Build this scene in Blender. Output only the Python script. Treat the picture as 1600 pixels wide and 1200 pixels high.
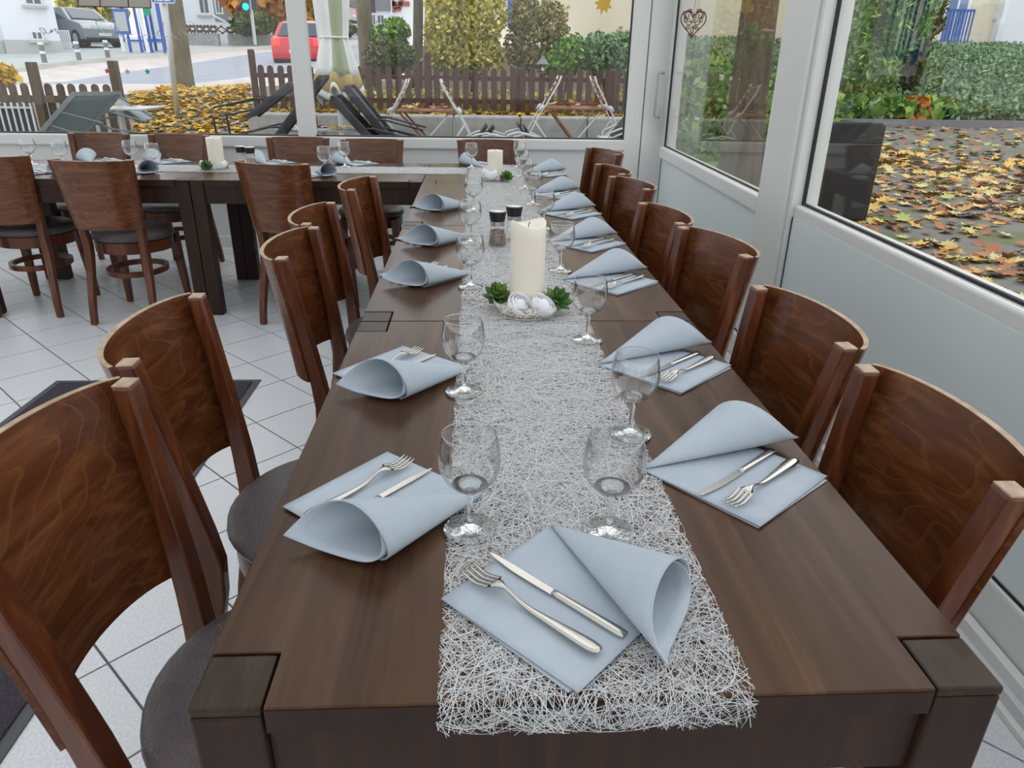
import bpy, math, random
import numpy as np
from mathutils import Matrix, Vector
random.seed(7); rng = np.random.default_rng(7)
for o in list(bpy.data.objects): bpy.data.objects.remove(o)
S = bpy.context.scene; COL = S.collection
PI = math.pi; Rd = math.radians

# ------------------------------------------------------------------ camera
F_PX = 1113.9; PITCH, YAW, ROLL = Rd(23.92), Rd(3.16), Rd(0.94)
CAM = np.array([0.2807, -0.5104, 1.3172])
def cam_axes():
    cp, sp, cy, sy = math.cos(PITCH), math.sin(PITCH), math.cos(YAW), math.sin(YAW)
    F = np.array([sy*cp, cy*cp, -sp]); R = np.array([cy, -sy, 0.0]); U = np.cross(R, F)
    cr, sr = math.cos(ROLL), math.sin(ROLL)
    return cr*R+sr*U, -sr*R+cr*U, F
AX = cam_axes()
cd = bpy.data.cameras.new('camera'); cd.sensor_width = 36; cd.lens = F_PX/1600*36
cd.clip_start = 0.02; cd.clip_end = 300
cam = bpy.data.objects.new('camera', cd); COL.objects.link(cam)
r_, u_, f_ = AX
cam.matrix_world = Matrix(((r_[0], u_[0], -f_[0], CAM[0]), (r_[1], u_[1], -f_[1], CAM[1]), (r_[2], u_[2], -f_[2], CAM[2]), (0, 0, 0, 1)))
S.camera = cam
def ray(x, y):
    return AX[0]*((x-800)/F_PX) + AX[1]*(-(y-600)/F_PX) + AX[2]
def onz(x, y, z):
    d = ray(x, y); return CAM + d*((z-CAM[2])/d[2])
def ony(x, y, Y):
    d = ray(x, y); return CAM + d*((Y-CAM[1])/d[1])
def px(P):
    d = np.array(P)-CAM; w = d@AX[2]
    return 800+F_PX*(d@AX[0])/w, 600-F_PX*(d@AX[1])/w, w

# ------------------------------------------------------------------ world, exposure
W = bpy.data.worlds.new('overcast_sky'); S.world = W; W.use_nodes = True
bg = W.node_tree.nodes['Background']; bg.inputs[0].default_value = (0.96, 0.98, 1.0, 1); bg.inputs[1].default_value = 1.2
sl = bpy.data.lights.new('soft_sun', 'SUN'); sl.energy = 0.5; sl.angle = Rd(60); sl.color = (1, .97, .92)
so = bpy.data.objects.new('soft_sun', sl); COL.objects.link(so); so.rotation_euler = (Rd(-42), 0, Rd(-20)); so.location = (3, 9, 8)
S.view_settings.view_transform = 'Standard'; S.view_settings.look = 'None'
S.view_settings.gamma = 1.0; S.view_settings.use_curve_mapping = False
S.view_settings.exposure = 0.38

# ------------------------------------------------------------------ materials
MT = {}
def mat(name, col, rough=.5, metal=0, spec=.5, coat=0, trans=0, emit=None, es=1, sss=0):
    m = bpy.data.materials.new(name); m.use_nodes = True
    b = m.node_tree.nodes['Principled BSDF']
    b.inputs['Base Color'].default_value = (*col, 1); b.inputs['Roughness'].default_value = rough
    b.inputs['Metallic'].default_value = metal; b.inputs['Specular IOR Level'].default_value = spec
    b.inputs['Coat Weight'].default_value = coat; b.inputs['Coat Roughness'].default_value = .15
    b.inputs['Transmission Weight'].default_value = trans
    if sss: b.inputs['Subsurface Weight'].default_value = sss; b.inputs['Subsurface Radius'].default_value = (.02, .012, .006)
    if emit: b.inputs['Emission Color'].default_value = (*emit, 1); b.inputs['Emission Strength'].default_value = es
    MT[name] = m; return m
def nodes(m):
    t = m.node_tree; return t, t.nodes, t.links, t.nodes['Principled BSDF']
def ramp(t, stops):
    r = t.nodes.new('ShaderNodeValToRGB'); e = r.color_ramp.elements
    while len(e) < len(stops): e.new(0.5)
    for i, (p, c) in enumerate(stops): e[i].position = p; e[i].color = (*c, 1)
    return r
def coords(t, scale=(1, 1, 1), out='Object', rot=(0, 0, 0)):
    c = t.nodes.new('ShaderNodeTexCoord'); mp = t.nodes.new('ShaderNodeMapping')
    mp.inputs['Scale'].default_value = scale; mp.inputs['Rotation'].default_value = rot
    t.links.new(c.outputs[out], mp.inputs[0]); return mp
def noisemat(name, stops, scale=(5, 5, 5), nscale=1.0, detail=4, rough=.5, bump=0, bscale=None, spec=.5, coat=0, out='Object', dist=0):
    m = mat(name, stops[0][1], rough, spec=spec, coat=coat); t, N, L, b = nodes(m)
    mp = coords(t, scale, out); n = N.new('ShaderNodeTexNoise'); n.inputs['Scale'].default_value = nscale
    n.inputs['Detail'].default_value = detail; n.inputs['Distortion'].default_value = dist
    L.new(mp.outputs[0], n.inputs['Vector']); r = ramp(t, stops); L.new(n.outputs['Fac'], r.inputs[0]); L.new(r.outputs[0], b.inputs['Base Color'])
    if bump:
        bn = N.new('ShaderNodeBump'); bn.inputs['Strength'].default_value = bump; bn.inputs['Distance'].default_value = .01
        if bscale:
            n2 = N.new('ShaderNodeTexNoise'); n2.inputs['Scale'].default_value = bscale; c2 = coords(t, (1, 1, 1), out); L.new(c2.outputs[0], n2.inputs['Vector']); L.new(n2.outputs['Fac'], bn.inputs['Height'])
        else: L.new(n.outputs['Fac'], bn.inputs['Height'])
        L.new(bn.outputs[0], b.inputs['Normal'])
    return m
def islandmat(name, stops, rough=.6, src='island', spec=.3):
    m = mat(name, stops[0][1], rough, spec=spec); t, N, L, b = nodes(m)
    if src == 'island':
        g = N.new('ShaderNodeNewGeometry'); o = g.outputs['Random Per Island']
    else:
        g = N.new('ShaderNodeObjectInfo'); o = g.outputs['Random']
    r = ramp(t, stops); L.new(o, r.inputs[0]); L.new(r.outputs[0], b.inputs['Base Color']); return m
def panemat(name, tint=(1, 1, 1), f0=.04, rough=0.0, power=5.0):
    """thin clear glass: transparent with a Schlick reflection that is the same from both sides"""
    m = bpy.data.materials.new(name); m.use_nodes = True; t = m.node_tree; t.nodes.clear()
    o = t.nodes.new('ShaderNodeOutputMaterial'); mx = t.nodes.new('ShaderNodeMixShader'); lw = t.nodes.new('ShaderNodeLayerWeight'); lw.inputs['Blend'].default_value = .5
    pw = t.nodes.new('ShaderNodeMath'); pw.operation = 'POWER'; pw.inputs[1].default_value = power; ma = t.nodes.new('ShaderNodeMath'); ma.operation = 'MULTIPLY_ADD'; ma.inputs[1].default_value = 1-f0; ma.inputs[2].default_value = f0
    tr = t.nodes.new('ShaderNodeBsdfTransparent'); tr.inputs[0].default_value = (*tint, 1)
    gl = t.nodes.new('ShaderNodeBsdfGlossy'); gl.inputs['Roughness'].default_value = rough
    t.links.new(lw.outputs['Facing'], pw.inputs[0]); t.links.new(pw.outputs[0], ma.inputs[0]); t.links.new(ma.outputs[0], mx.inputs[0])
    t.links.new(tr.outputs[0], mx.inputs[1]); t.links.new(gl.outputs[0], mx.inputs[2]); t.links.new(mx.outputs[0], o.inputs[0])
    MT[name] = m; return m
def woodmat(name, dark, mid, light, axis=1, along=.6, across=14, rough=.3, coat=.3, lines=0, spec=.5, bands=0):
    """grain that runs along one local axis"""
    m = mat(name, mid, rough, coat=coat, spec=spec); t, N, L, b = nodes(m)
    oi = N.new('ShaderNodeObjectInfo'); cx = N.new('ShaderNodeTexCoord')
    ad = N.new('ShaderNodeVectorMath'); ad.operation = 'MULTIPLY_ADD'; ad.inputs[1].default_value = (1, 1, 1)
    ml = N.new('ShaderNodeVectorMath'); ml.operation = 'SCALE'; ml.inputs[0].default_value = (3.1, 5.7, 4.3)
    L.new(oi.outputs['Random'], ml.inputs['Scale']); L.new(cx.outputs['Object'], ad.inputs[0]); L.new(ml.outputs[0], ad.inputs[2])
    mp = N.new('ShaderNodeMapping'); sc = [across]*3; sc[axis] = along; mp.inputs['Scale'].default_value = sc; L.new(ad.outputs[0], mp.inputs[0])
    n = N.new('ShaderNodeTexNoise'); n.inputs['Scale'].default_value = 1.6; n.inputs['Detail'].default_value = 7; n.inputs['Roughness'].default_value = .62; n.inputs['Distortion'].default_value = .6
    L.new(mp.outputs[0], n.inputs['Vector'])
    r = ramp(t, ((.3, dark), (.52, mid), (.75, light))); L.new(n.outputs['Fac'], r.inputs[0]); last = r.outputs[0]
    if lines:   # cathedral figure: contour lines of a stretched noise
        mp2 = N.new('ShaderNodeMapping'); s2 = [lines]*3; s2[axis] = lines*.28; mp2.inputs['Scale'].default_value = s2; L.new(ad.outputs[0], mp2.inputs[0])
        n2 = N.new('ShaderNodeTexNoise'); n2.inputs['Scale'].default_value = 1.0; n2.inputs['Detail'].default_value = 2.5; L.new(mp2.outputs[0], n2.inputs['Vector'])
        mu = N.new('ShaderNodeMath'); mu.operation = 'MULTIPLY'; mu.inputs[1].default_value = 24; L.new(n2.outputs['Fac'], mu.inputs[0])
        fr = N.new('ShaderNodeMath'); fr.operation = 'FRACT'; L.new(mu.outputs[0], fr.inputs[0])
        r2 = ramp(t, ((.0, (0, 0, 0)), (.82, (.05, .05, .05)), (.95, (.55, .55, .55)), (1, (0, 0, 0)))); L.new(fr.outputs[0], r2.inputs[0])
        mx = N.new('ShaderNodeMix'); mx.data_type = 'RGBA'; L.new(r2.outputs[0], mx.inputs[0]); L.new(last, mx.inputs[6]); mx.inputs[7].default_value = (*light, 1); last = mx.outputs[2]
    if bands:   # glued staves, each with its own tone
        sp = N.new('ShaderNodeSeparateXYZ'); L.new(ad.outputs[0], sp.inputs[0])
        mu = N.new('ShaderNodeMath'); mu.operation = 'MULTIPLY'; mu.inputs[1].default_value = bands; L.new(sp.outputs[0 if axis == 1 else 1], mu.inputs[0])
        fl = N.new('ShaderNodeMath'); fl.operation = 'FLOOR'; L.new(mu.outputs[0], fl.inputs[0])
        wn = N.new('ShaderNodeTexWhiteNoise'); wn.noise_dimensions = '1D'; L.new(fl.outputs[0], wn.inputs['W'])
        mr = N.new('ShaderNodeMapRange'); mr.inputs['To Min'].default_value = .8; mr.inputs['To Max'].default_value = 1.25; L.new(wn.outputs['Value'], mr.inputs[0])
        hs = N.new('ShaderNodeHueSaturation'); L.new(mr.outputs[0], hs.inputs['Value']); L.new(last, hs.inputs['Color']); last = hs.outputs[0]
    L.new(last, b.inputs['Base Color']); return m

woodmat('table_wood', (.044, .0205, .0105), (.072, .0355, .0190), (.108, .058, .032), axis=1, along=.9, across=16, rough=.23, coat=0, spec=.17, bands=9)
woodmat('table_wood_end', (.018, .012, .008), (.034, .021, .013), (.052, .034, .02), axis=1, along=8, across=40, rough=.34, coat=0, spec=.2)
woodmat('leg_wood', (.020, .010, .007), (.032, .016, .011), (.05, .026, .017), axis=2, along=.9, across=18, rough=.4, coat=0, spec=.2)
woodmat('chair_wood', (.056, .0135, .0044), (.104, .027, .0085), (.19, .06, .018), axis=2, along=1.2, across=22, rough=.33, coat=.15, spec=.35)
woodmat('chair_veneer', (.060, .0165, .0054), (.108, .032, .0098), (.21, .080, .026), axis=0, along=2.0, across=24, rough=.28, coat=.2, spec=.4, lines=4.2)
noisemat('ply_edge', ((.3, (.30, .20, .12)), (.7, (.48, .36, .25))), (40, 40, 300), rough=.5)
noisemat('leather', ((.3, (.070, .055, .058)), (.7, (.095, .077, .081))), (30, 30, 30), rough=.36, bump=.35, bscale=260)
m = noisemat('tile', ((.42, (.60, .62, .65)), (.6, (.70, .72, .745))), (160, 160, 160), detail=6, rough=.30, spec=.5)
mat('grout', (.13, .135, .14), .9)
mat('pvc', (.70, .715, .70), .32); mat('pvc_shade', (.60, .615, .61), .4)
mat('panel_frosted', (.70, .775, .785), .28); mat('panel_white', (.70, .71, .70), .35)
mat('gasket', (.012, .012, .013), .6)
mat('wall_paint', (.62, .61, .58), .8)
panemat('window_glass', (.985, .99, .985), .022); panemat('roof_glass', (.86, .865, .87))
panemat('cup_glass', (.98, .985, .985), .065, power=2.8)
mat('solid_glass', (.97, .99, .99), .0, trans=1)
noisemat('napkin', ((.35, (.40, .455, .515)), (.65, (.44, .50, .56))), (12, 12, 12), rough=.85, bump=.15, bscale=700, spec=.2)
mat('steel', (.55, .53, .49), .18, metal=1); mat('steel_brushed', (.62, .62, .61), .32, metal=1)
mat('wax', (.84, .79, .68), .45, sss=.25)
mat('wax_wick', (.03, .025, .02), .9)
mat('strand', (.68, .69, .70), .5)
noisemat('mat_pile', ((.35, (.030, .026, .036)), (.65, (.072, .062, .080))), (260, 260, 260), rough=.95, bump=1.0, bscale=330)
mat('rubber', (.07, .07, .08), .6)
mat('black_plastic', (.012, .012, .016), .32); mat('salt', (.80, .80, .78), .8)
noisemat('pepper', ((.4, (.10, .07, .05)), (.6, (.36, .26, .19))), (240, 240, 240), rough=.8)
mat('rose', (.86, .87, .88), .6)
islandmat('succulent', ((0, (.045, .12, .03)), (.5, (.07, .17, .045)), (.8, (.15, .27, .06)), (1, (.25, .28, .07))), .45, 'obj')
m = mat('silver_lace', (.52, .49, .44), .35, metal=.8); t, N, L, b = nodes(m)
v = N.new('ShaderNodeTexVoronoi'); v.inputs['Scale'].default_value = 170; c = coords(t); L.new(c.outputs[0], v.inputs['Vector'])
r = ramp(t, ((.0, (.10, .09, .08)), (.35, (.30, .28, .25)), (.6, (.62, .59, .54)))); L.new(v.outputs['Distance'], r.inputs[0]); L.new(r.outputs[0], b.inputs['Base Color'])
mat('rust', (.13, .045, .02), .7); mat('handle_grey', (.42, .42, .41), .35, metal=.3)
# outdoors
noisemat('terrace_paving', ((.38, (.13, .13, .125)), (.5, (.16, .155, .145)), (.62, (.11, .125, .055))), (1.3, 2.2, 1), detail=9, rough=.75, bump=.5, bscale=35, out='Object')
noisemat('asphalt', ((.3, (.27, .30, .37)), (.7, (.34, .37, .44))), (2, 2, 2), detail=8, rough=.75)
noisemat('pale_paving', ((.3, (.50, .46, .45)), (.7, (.62, .58, .57))), (2, 2, 2), detail=8, rough=.8)
noisemat('far_paving', ((.3, (.36, .40, .41)), (.7, (.46, .49, .49))), (1, 1, 1), detail=8, rough=.8)
mat('kerb_stone', (.55, .55, .52), .8)
noisemat('soil', ((.4, (.05, .035, .02)), (.6, (.10, .07, .04))), (9, 9, 9), rough=.95, bump=.6)
woodmat('fence_wood', (.050, .019, .013), (.074, .030, .021), (.10, .046, .034), axis=2, along=2, across=25, rough=.75, coat=0)
woodmat('old_fence_wood', (.05, .034, .018), (.10, .068, .04), (.17, .125, .08), axis=2, along=2, across=20, rough=.85, coat=0)
noisemat('concrete', ((.3, (.30, .30, .295)), (.7, (.42, .42, .41))), (6, 6, 6), detail=8, rough=.9, bump=.25, bscale=60)
mat('white_render', (.74, .77, .83), .85); mat('grey_plinth', (.46, .48, .47), .85); mat('cream_render', (.70, .64, .50), .85)
mat('slate', (.20, .20, .23), .7); mat('window_dark', (.10, .13, .17), .12); mat('white_paint', (.75, .76, .76), .5)
mat('blue_paint', (.03, .10, .45), .4); mat('blue_window', (.12, .2, .42), .25); mat('beam_red', (.35, .08, .06), .7)
noisemat('bark', ((.35, (.06, .045, .03)), (.55, (.13, .10, .07)), (.7, (.10, .11, .045))), (14, 14, 3), detail=8, rough=.95, bump=1.0, dist=.5)
noisemat('bark_smooth', ((.35, (.10, .085, .05)), (.55, (.16, .14, .09)), (.72, (.13, .15, .055))), (5, 5, 2), detail=6, rough=.9, bump=.3)
noisemat('bark_pale', ((.35, (.30, .27, .19)), (.6, (.42, .38, .29))), (6, 6, 2), detail=6, rough=.9, bump=.3)
islandmat('leaf_yellow_green', ((0, (.28, .30, .06)), (.4, (.48, .45, .09)), (.75, (.72, .57, .13)), (1, (.36, .44, .11))))
islandmat('leaf_green', ((0, (.07, .16, .03)), (.5, (.15, .30, .05)), (1, (.32, .48, .11))))
islandmat('leaf_dark', ((0, (.05, .085, .025)), (.6, (.10, .15, .04)), (.85, (.20, .13, .05)), (1, (.15, .24, .06))))
islandmat('leaf_olive', ((0, (.16, .18, .06)), (.5, (.29, .30, .11)), (.8, (.36, .20, .10)), (1, (.40, .42, .19))))
islandmat('leaf_blue_green', ((0, (.10, .20, .09)), (.5, (.18, .30, .15)), (1, (.32, .44, .24))))
islandmat('leaf_orange', ((0, (.35, .10, .02)), (.5, (.55, .20, .03)), (1, (.62, .34, .06))))
islandmat('leaf_gold', ((0, (.60, .33, .02)), (.5, (.70, .45, .05)), (1, (.45, .38, .05))))
FALL = ((0, (.42, .17, .07)), (.25, (.30, .13, .07)), (.45, (.58, .32, .10)), (.65, (.70, .48, .09)), (.85, (.62, .50, .22)), (1, (.42, .45, .13)))
islandmat('fallen_leaf', FALL); islandmat('fallen_leaf_one', FALL, src='obj')
GOLD = ((0, (.70, .42, .05)), (.5, (.75, .52, .08)), (.8, (.55, .30, .07)), (1, (.70, .58, .20)))
islandmat('fallen_gold', GOLD); islandmat('fallen_gold_one', GOLD, src='obj')
mat('red_car', (.60, .02, .04), .25, coat=.6); mat('grey_car', (.20, .24, .28), .25, coat=.6); mat('silver_car', (.45, .50, .55), .3, coat=.5); mat('tyre', (.015, .015, .015), .8); mat('car_glass', (.06, .09, .12), .06)
mat('tail_light', (.6, .02, .02), .3, emit=(1, .06, .05), es=1.2); mat('green_light', (.0, .6, .45), .3, emit=(.0, 1, .62), es=1.6)
mat('galvanised', (.50, .52, .54), .45, metal=.4); mat('grey_frame', (.17, .19, .20), .45); mat('dark_frame', (.022, .025, .032), .4); mat('mesh_fabric', (.065, .065, .085), .7); mat('grey_mesh', (.20, .25, .28), .6)
mat('white_metal', (.66, .67, .68), .4)
woodmat('teak', (.15, .05, .02), (.26, .10, .04), (.36, .16, .07), axis=0, along=2, across=22, rough=.55, coat=0)
mat('cloth_white', (.66, .69, .68), .9); mat('cloth_green', (.33, .37, .24), .9); mat('cloth_tan', (.42, .31, .13), .9)
mat('sign_beige', (.42, .39, .34), .6); mat('sign_dark', (.03, .028, .025), .6)
mat('star_red', (.50, .04, .03), .5); mat('star_grey', (.45, .45, .45), .5); mat('star_green', (.0, .30, .16), .5); mat('script_grey', (.42, .45, .44), .6); mat('script_dark', (.16, .16, .17), .6)
m = mat('wicker', (.03, .03, .036), .6); t, N, L, b = nodes(m)

# ------------------------------------------------------------------ helpers
def fast_mesh(name, V, Fc):
    """V (n,3), Fc (m,k) equal-sized faces"""
    V = np.asarray(V, np.float32); Fc = np.asarray(Fc, np.int32); me = bpy.data.meshes.new(name)
    me.vertices.add(len(V)); me.vertices.foreach_set('co', V.ravel())
    k = Fc.shape[1]; me.loops.add(Fc.size); me.loops.foreach_set('vertex_index', Fc.ravel())
    me.polygons.add(len(Fc)); me.polygons.foreach_set('loop_start', np.arange(0, Fc.size, k, dtype=np.int32))
    me.update(calc_edges=True); me.validate(); return me
def link(name, me, m, parent=None, smooth=False):
    o = bpy.data.objects.new(name, me); COL.objects.link(o)
    if m: me.materials.append(MT[m])
    if parent: o.parent = parent
    if smooth: me.polygons.foreach_set('use_smooth', [True]*len(me.polygons))
    return o
def tag(o, label=None, cat=None, group=None, kind=None):
    if label: o['label'] = label
    if cat: o['category'] = cat
    if group: o['group'] = group
    if kind: o['kind'] = kind
    return o
def empty(name, label=None, cat=None, loc=(0, 0, 0), rz=0, group=None, kind=None):
    o = bpy.data.objects.new(name, None); COL.objects.link(o); o.empty_display_size = .05
    o.location = [float(a) for a in loc]; o.rotation_euler = (0, 0, rz); return tag(o, label, cat, group, kind)
def copy_tree(o, parent=None):
    c = o.copy(); COL.objects.link(c)
    if parent: c.parent = parent
    for ch in list(o.children): copy_tree(ch, c)
    return c
class MB:
    def __init__(s): s.v = []; s.f = []
    def add(s, V, Fc, M=None):
        n = len(s.v)
        s.v += [tuple(M @ Vector(p)) if M else tuple(float(a) for a in p) for p in V]
        s.f += [tuple(n+i for i in f) for f in Fc]; return s
    def box(s, x0, x1, y0, y1, z0, z1, M=None):
        V = [(x, y, z) for z in (z0, z1) for y in (y0, y1) for x in (x0, x1)]
        return s.add(V, [(0, 2, 3, 1), (4, 5, 7, 6), (0, 1, 5, 4), (2, 6, 7, 3), (0, 4, 6, 2), (1, 3, 7, 5)], M)
    def bar(s, a, b, w, d, up=(0, 0, 1)):
        """box beam from a to b; w across, d along up"""
        a, b = Vector(a), Vector(b); t = (b-a).normalized(); u = Vector(up); sd = t.cross(u)
        if sd.length < 1e-4: sd = t.cross(Vector((1, 0, 0)))
        sd.normalize(); u = sd.cross(t); V = []
        for p in (a, b):
            for i, j in ((-1, -1), (1, -1), (1, 1), (-1, 1)): V.append(p+sd*(i*w/2)+u*(j*d/2))
        return s.add(V, [(0, 1, 2, 3), (7, 6, 5, 4), (0, 4, 5, 1), (1, 5, 6, 2), (2, 6, 7, 3), (3, 7, 4, 0)])
    def tube(s, path, r, n=8, closed=False, flat=1.0):
        P = [Vector(p) for p in path]; k = len(P); rr = r if isinstance(r, (list, tuple)) else [r]*k; base = len(s.v); prev = None
        for i, p in enumerate(P):
            if closed: t = P[(i+1) % k]-P[i-1]
            else: t = P[min(i+1, k-1)]-P[max(i-1, 0)]
            t.normalize()
            if prev is None:
                a = Vector((0, 0, 1)) if abs(t.z) < .9 else Vector((1, 0, 0)); u = t.cross(a).normalized()
            else: u = (prev-t*prev.dot(t)).normalized()
            prev = u; w = t.cross(u)
            for j in range(n):
                q = 2*PI*j/n; s.v.append(tuple(p+u*(math.cos(q)*rr[i])+w*(math.sin(q)*rr[i]*flat)))
        for i in range(k if closed else k-1):
            for j in range(n):
                a = base+i*n+j; b = base+i*n+(j+1) % n; c = base+((i+1) % k)*n+(j+1) % n; d = base+((i+1) % k)*n+j; s.f.append((a, b, c, d))
        if not closed: s.f.append(tuple(base+j for j in range(n))[::-1]); s.f.append(tuple(base+(k-1)*n+j for j in range(n)))
        return s
    def lathe(s, prof, n=32, c=(0, 0, 0), sx=1, sy=1, cap0=True, cap1=True):
        base = len(s.v); k = len(prof)
        for r, z in prof:
            for j in range(n): q = 2*PI*j/n; s.v.append((c[0]+r*sx*math.cos(q), c[1]+r*sy*math.sin(q), c[2]+z))
        for i in range(k-1):
            for j in range(n): s.f.append((base+i*n+j, base+i*n+(j+1) % n, base+(i+1)*n+(j+1) % n, base+(i+1)*n+j))
        if cap0 and prof[0][0] > 1e-5: s.f.append(tuple(base+j for j in range(n))[::-1])
        if cap1 and prof[-1][0] > 1e-5: s.f.append(tuple(base+(k-1)*n+j for j in range(n)))
        return s
    def prism(s, poly, z0, z1, M=None):
        n = len(poly); V = [(x, y, z0) for x, y in poly]+[(x, y, z1) for x, y in poly]
        return s.add(V, [tuple(range(n))[::-1], tuple(range(n, 2*n))]+[(i, (i+1) % n, n+(i+1) % n, n+i) for i in range(n)], M)
    def grid(s, P, closed_u=False):
        """P[i][j] points"""
        a, b = len(P), len(P[0]); base = len(s.v)
        for row in P: s.v += [tuple(float(c) for c in p) for p in row]
        for i in range(a-1):
            for j in range(b if closed_u else b-1): s.f.append((base+i*b+j, base+i*b+(j+1) % b, base+(i+1)*b+(j+1) % b, base+(i+1)*b+j))
        return s
    def build(s, name, m, parent=None, smooth=False, bevel=0, seg=2, solid=0, sub=0):
        me = bpy.data.meshes.new(name); me.from_pydata(s.v, [], s.f); me.update()
        o = link(name, me, m, parent, smooth)
        if solid: q = o.modifiers.new('solid', 'SOLIDIFY'); q.thickness = solid; q.offset = 0
        if bevel: q = o.modifiers.new('bevel', 'BEVEL'); q.width = bevel; q.segments = seg; q.limit_method = 'ANGLE'
        if sub: q = o.modifiers.new('sub', 'SUBSURF'); q.levels = sub; q.render_levels = sub
        return o
def TM(loc=(0, 0, 0), rot=(0, 0, 0), sc=(1, 1, 1)):
    from mathutils import Euler
    return Matrix.Translation(Vector([float(a) for a in loc])) @ Euler(rot).to_matrix().to_4x4() @ Matrix.Diagonal((*sc, 1))
def clip(poly, a, b, c):
    """keep a*x+b*y<=c"""
    out = []
    for i in range(len(poly)):
        p, q = poly[i], poly[(i+1) % len(poly)]; dp = a*p[0]+b*p[1]-c; dq = a*q[0]+b*q[1]-c
        if dp <= 0: out.append(p)
        if dp*dq < 0: k = dp/(dp-dq); out.append((p[0]+(q[0]-p[0])*k, p[1]+(q[1]-p[1])*k))
    return out

# ------------------------------------------------------------------ room shell
RW_A = Rd(2.0); RW_X0 = 1.505                       # right wall: inner face X = RW_X0 + Y*tan(a)
def rwx(y): return RW_X0+y*math.tan(RW_A)
BY = 5.1; XL, YN = -5.2, -3.0
fl = MB().box(XL, 1.62, YN, BY, -.12, -.004).build('floor', 'grout'); tag(fl, 'pale grey ceramic tile floor laid diagonally with dark joints', kind='structure')
D = .4225; G = .0045                                    # tile diagonal step, joint
c0, c1 = 1.065, 2.27
tiles = []
for i in range(-24, 24):
    for j in range(-24, 24):
        a0, b0 = c0+i*D, c1+j*D                      # u=x+y, v=y-x
        pts = [((u-v)/2, (u+v)/2) for u, v in ((a0+G, b0+G), (a0+G, b0+D-G), (a0+D-G, b0+D-G), (a0+D-G, b0+G))]
        pl = pts
        for ab in ((-1, 0, -XL), (0, -1, -YN), (0, 1, BY-.005), (math.cos(RW_A), -math.sin(RW_A), RW_X0*math.cos(RW_A)-.004)):
            pl = clip(pl, *ab)
            if len(pl) < 3: break
        if len(pl) < 3: continue
        cx = sum(p[0] for p in pl)/len(pl); cy = sum(p[1] for p in pl)/len(pl)
        X, Y_, w = px((cx, cy, 0)); vis = w > .3 and -120 < X < 1720 and -50 < Y_ < 1330
        tiles.append((w if vis else 99, pts, pl))
tiles.sort(key=lambda t: t[0]); rest = MB(); shared = None
for k, (w, pts, pl) in enumerate(tiles):
    if w > 50 or k >= 290: rest.prism(pl[::-1], -.02, 0); continue
    cx = sum(p[0] for p in pts)/4; cy = sum(p[1] for p in pts)/4; full = len(pl) == 4 and all(abs(p[0]-q[0])+abs(p[1]-q[1]) < 1e-6 for p, q in zip(pts, pl))
    if full and shared: o = link('tile', shared, None, fl); o.location = (cx, cy, 0)
    else:
        o = MB().prism([(p[0]-cx, p[1]-cy) for p in pl][::-1], -.02, 0).build('tile', 'tile', fl, bevel=0); o.location = (cx, cy, 0)
        if full: shared = o.data
o = rest.build('tile_rest', 'tile', fl); o['kind'] = 'stuff'; o.name = 'tile_field'
# back wall -------------------------------------------------------------
MX0, MX1 = -1.006, -.900; WZ0, WZ1 = .832, 2.42; WX1 = 1.405
wb = MB().box(XL, 1.53, BY+.025, BY+.08, 0, .76).build('wall_back', 'panel_white'); tag(wb, 'white panelled parapet under the back windows', kind='structure')
MB().box(XL, 1.53, BY+.005, BY+.08, 0, .09).build('plinth_rail', 'pvc', wb, bevel=.004)
o = MB().box(XL, MX0, BY-.01, BY+.08, .752, WZ0).build('sill_rail', 'pvc', wb, bevel=.012, seg=3)
o = MB().box(MX1, WX1+.01, BY-.01, BY+.08, .752, WZ0).build('sill_rail', 'pvc', wb, bevel=.012, seg=3)
MB().box(MX0-.01, MX1+.01, BY-.004, BY+.08, 0, 2.5).build('mullion', 'pvc', wb, bevel=.01)
MB().box(WX1, 1.53, BY-.004, BY+.08, 0, 2.5).build('corner_stile', 'pvc', wb, bevel=.006)
MB().box(1.536, 1.72, BY-.012, BY+.10, 0, 2.5).build('corner_post', 'pvc', wb, bevel=.006)
MB().box(XL, 1.72, BY-.005, BY+.08, WZ1, 2.6).build('head_rail', 'pvc', wb, bevel=.006)
def back_window(name, x0, x1, label):
    w = empty(name, label, None, (0, 0, 0), kind='structure')
    g = .009
    b = MB().box(x0, x1, BY+.012, BY+.05, WZ0, WZ0+g).box(x0, x1, BY+.012, BY+.05, WZ1-g, WZ1).box(x0, x0+g*.7, BY+.012, BY+.05, WZ0, WZ1).box(x1-g*.7, x1, BY+.012, BY+.05, WZ0, WZ1)
    b.build('gasket', 'gasket', w); MB().box(x0, x1, BY+.03, BY+.036, WZ0, WZ1).build('glass_pane', 'window_glass', w); return w
win1 = back_window('window_1', XL+.05, MX0, 'wide left back window looking onto the street')
win2 = back_window('window_2', MX1, WX1, 'wide back window in front of the brown picket fence')
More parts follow.
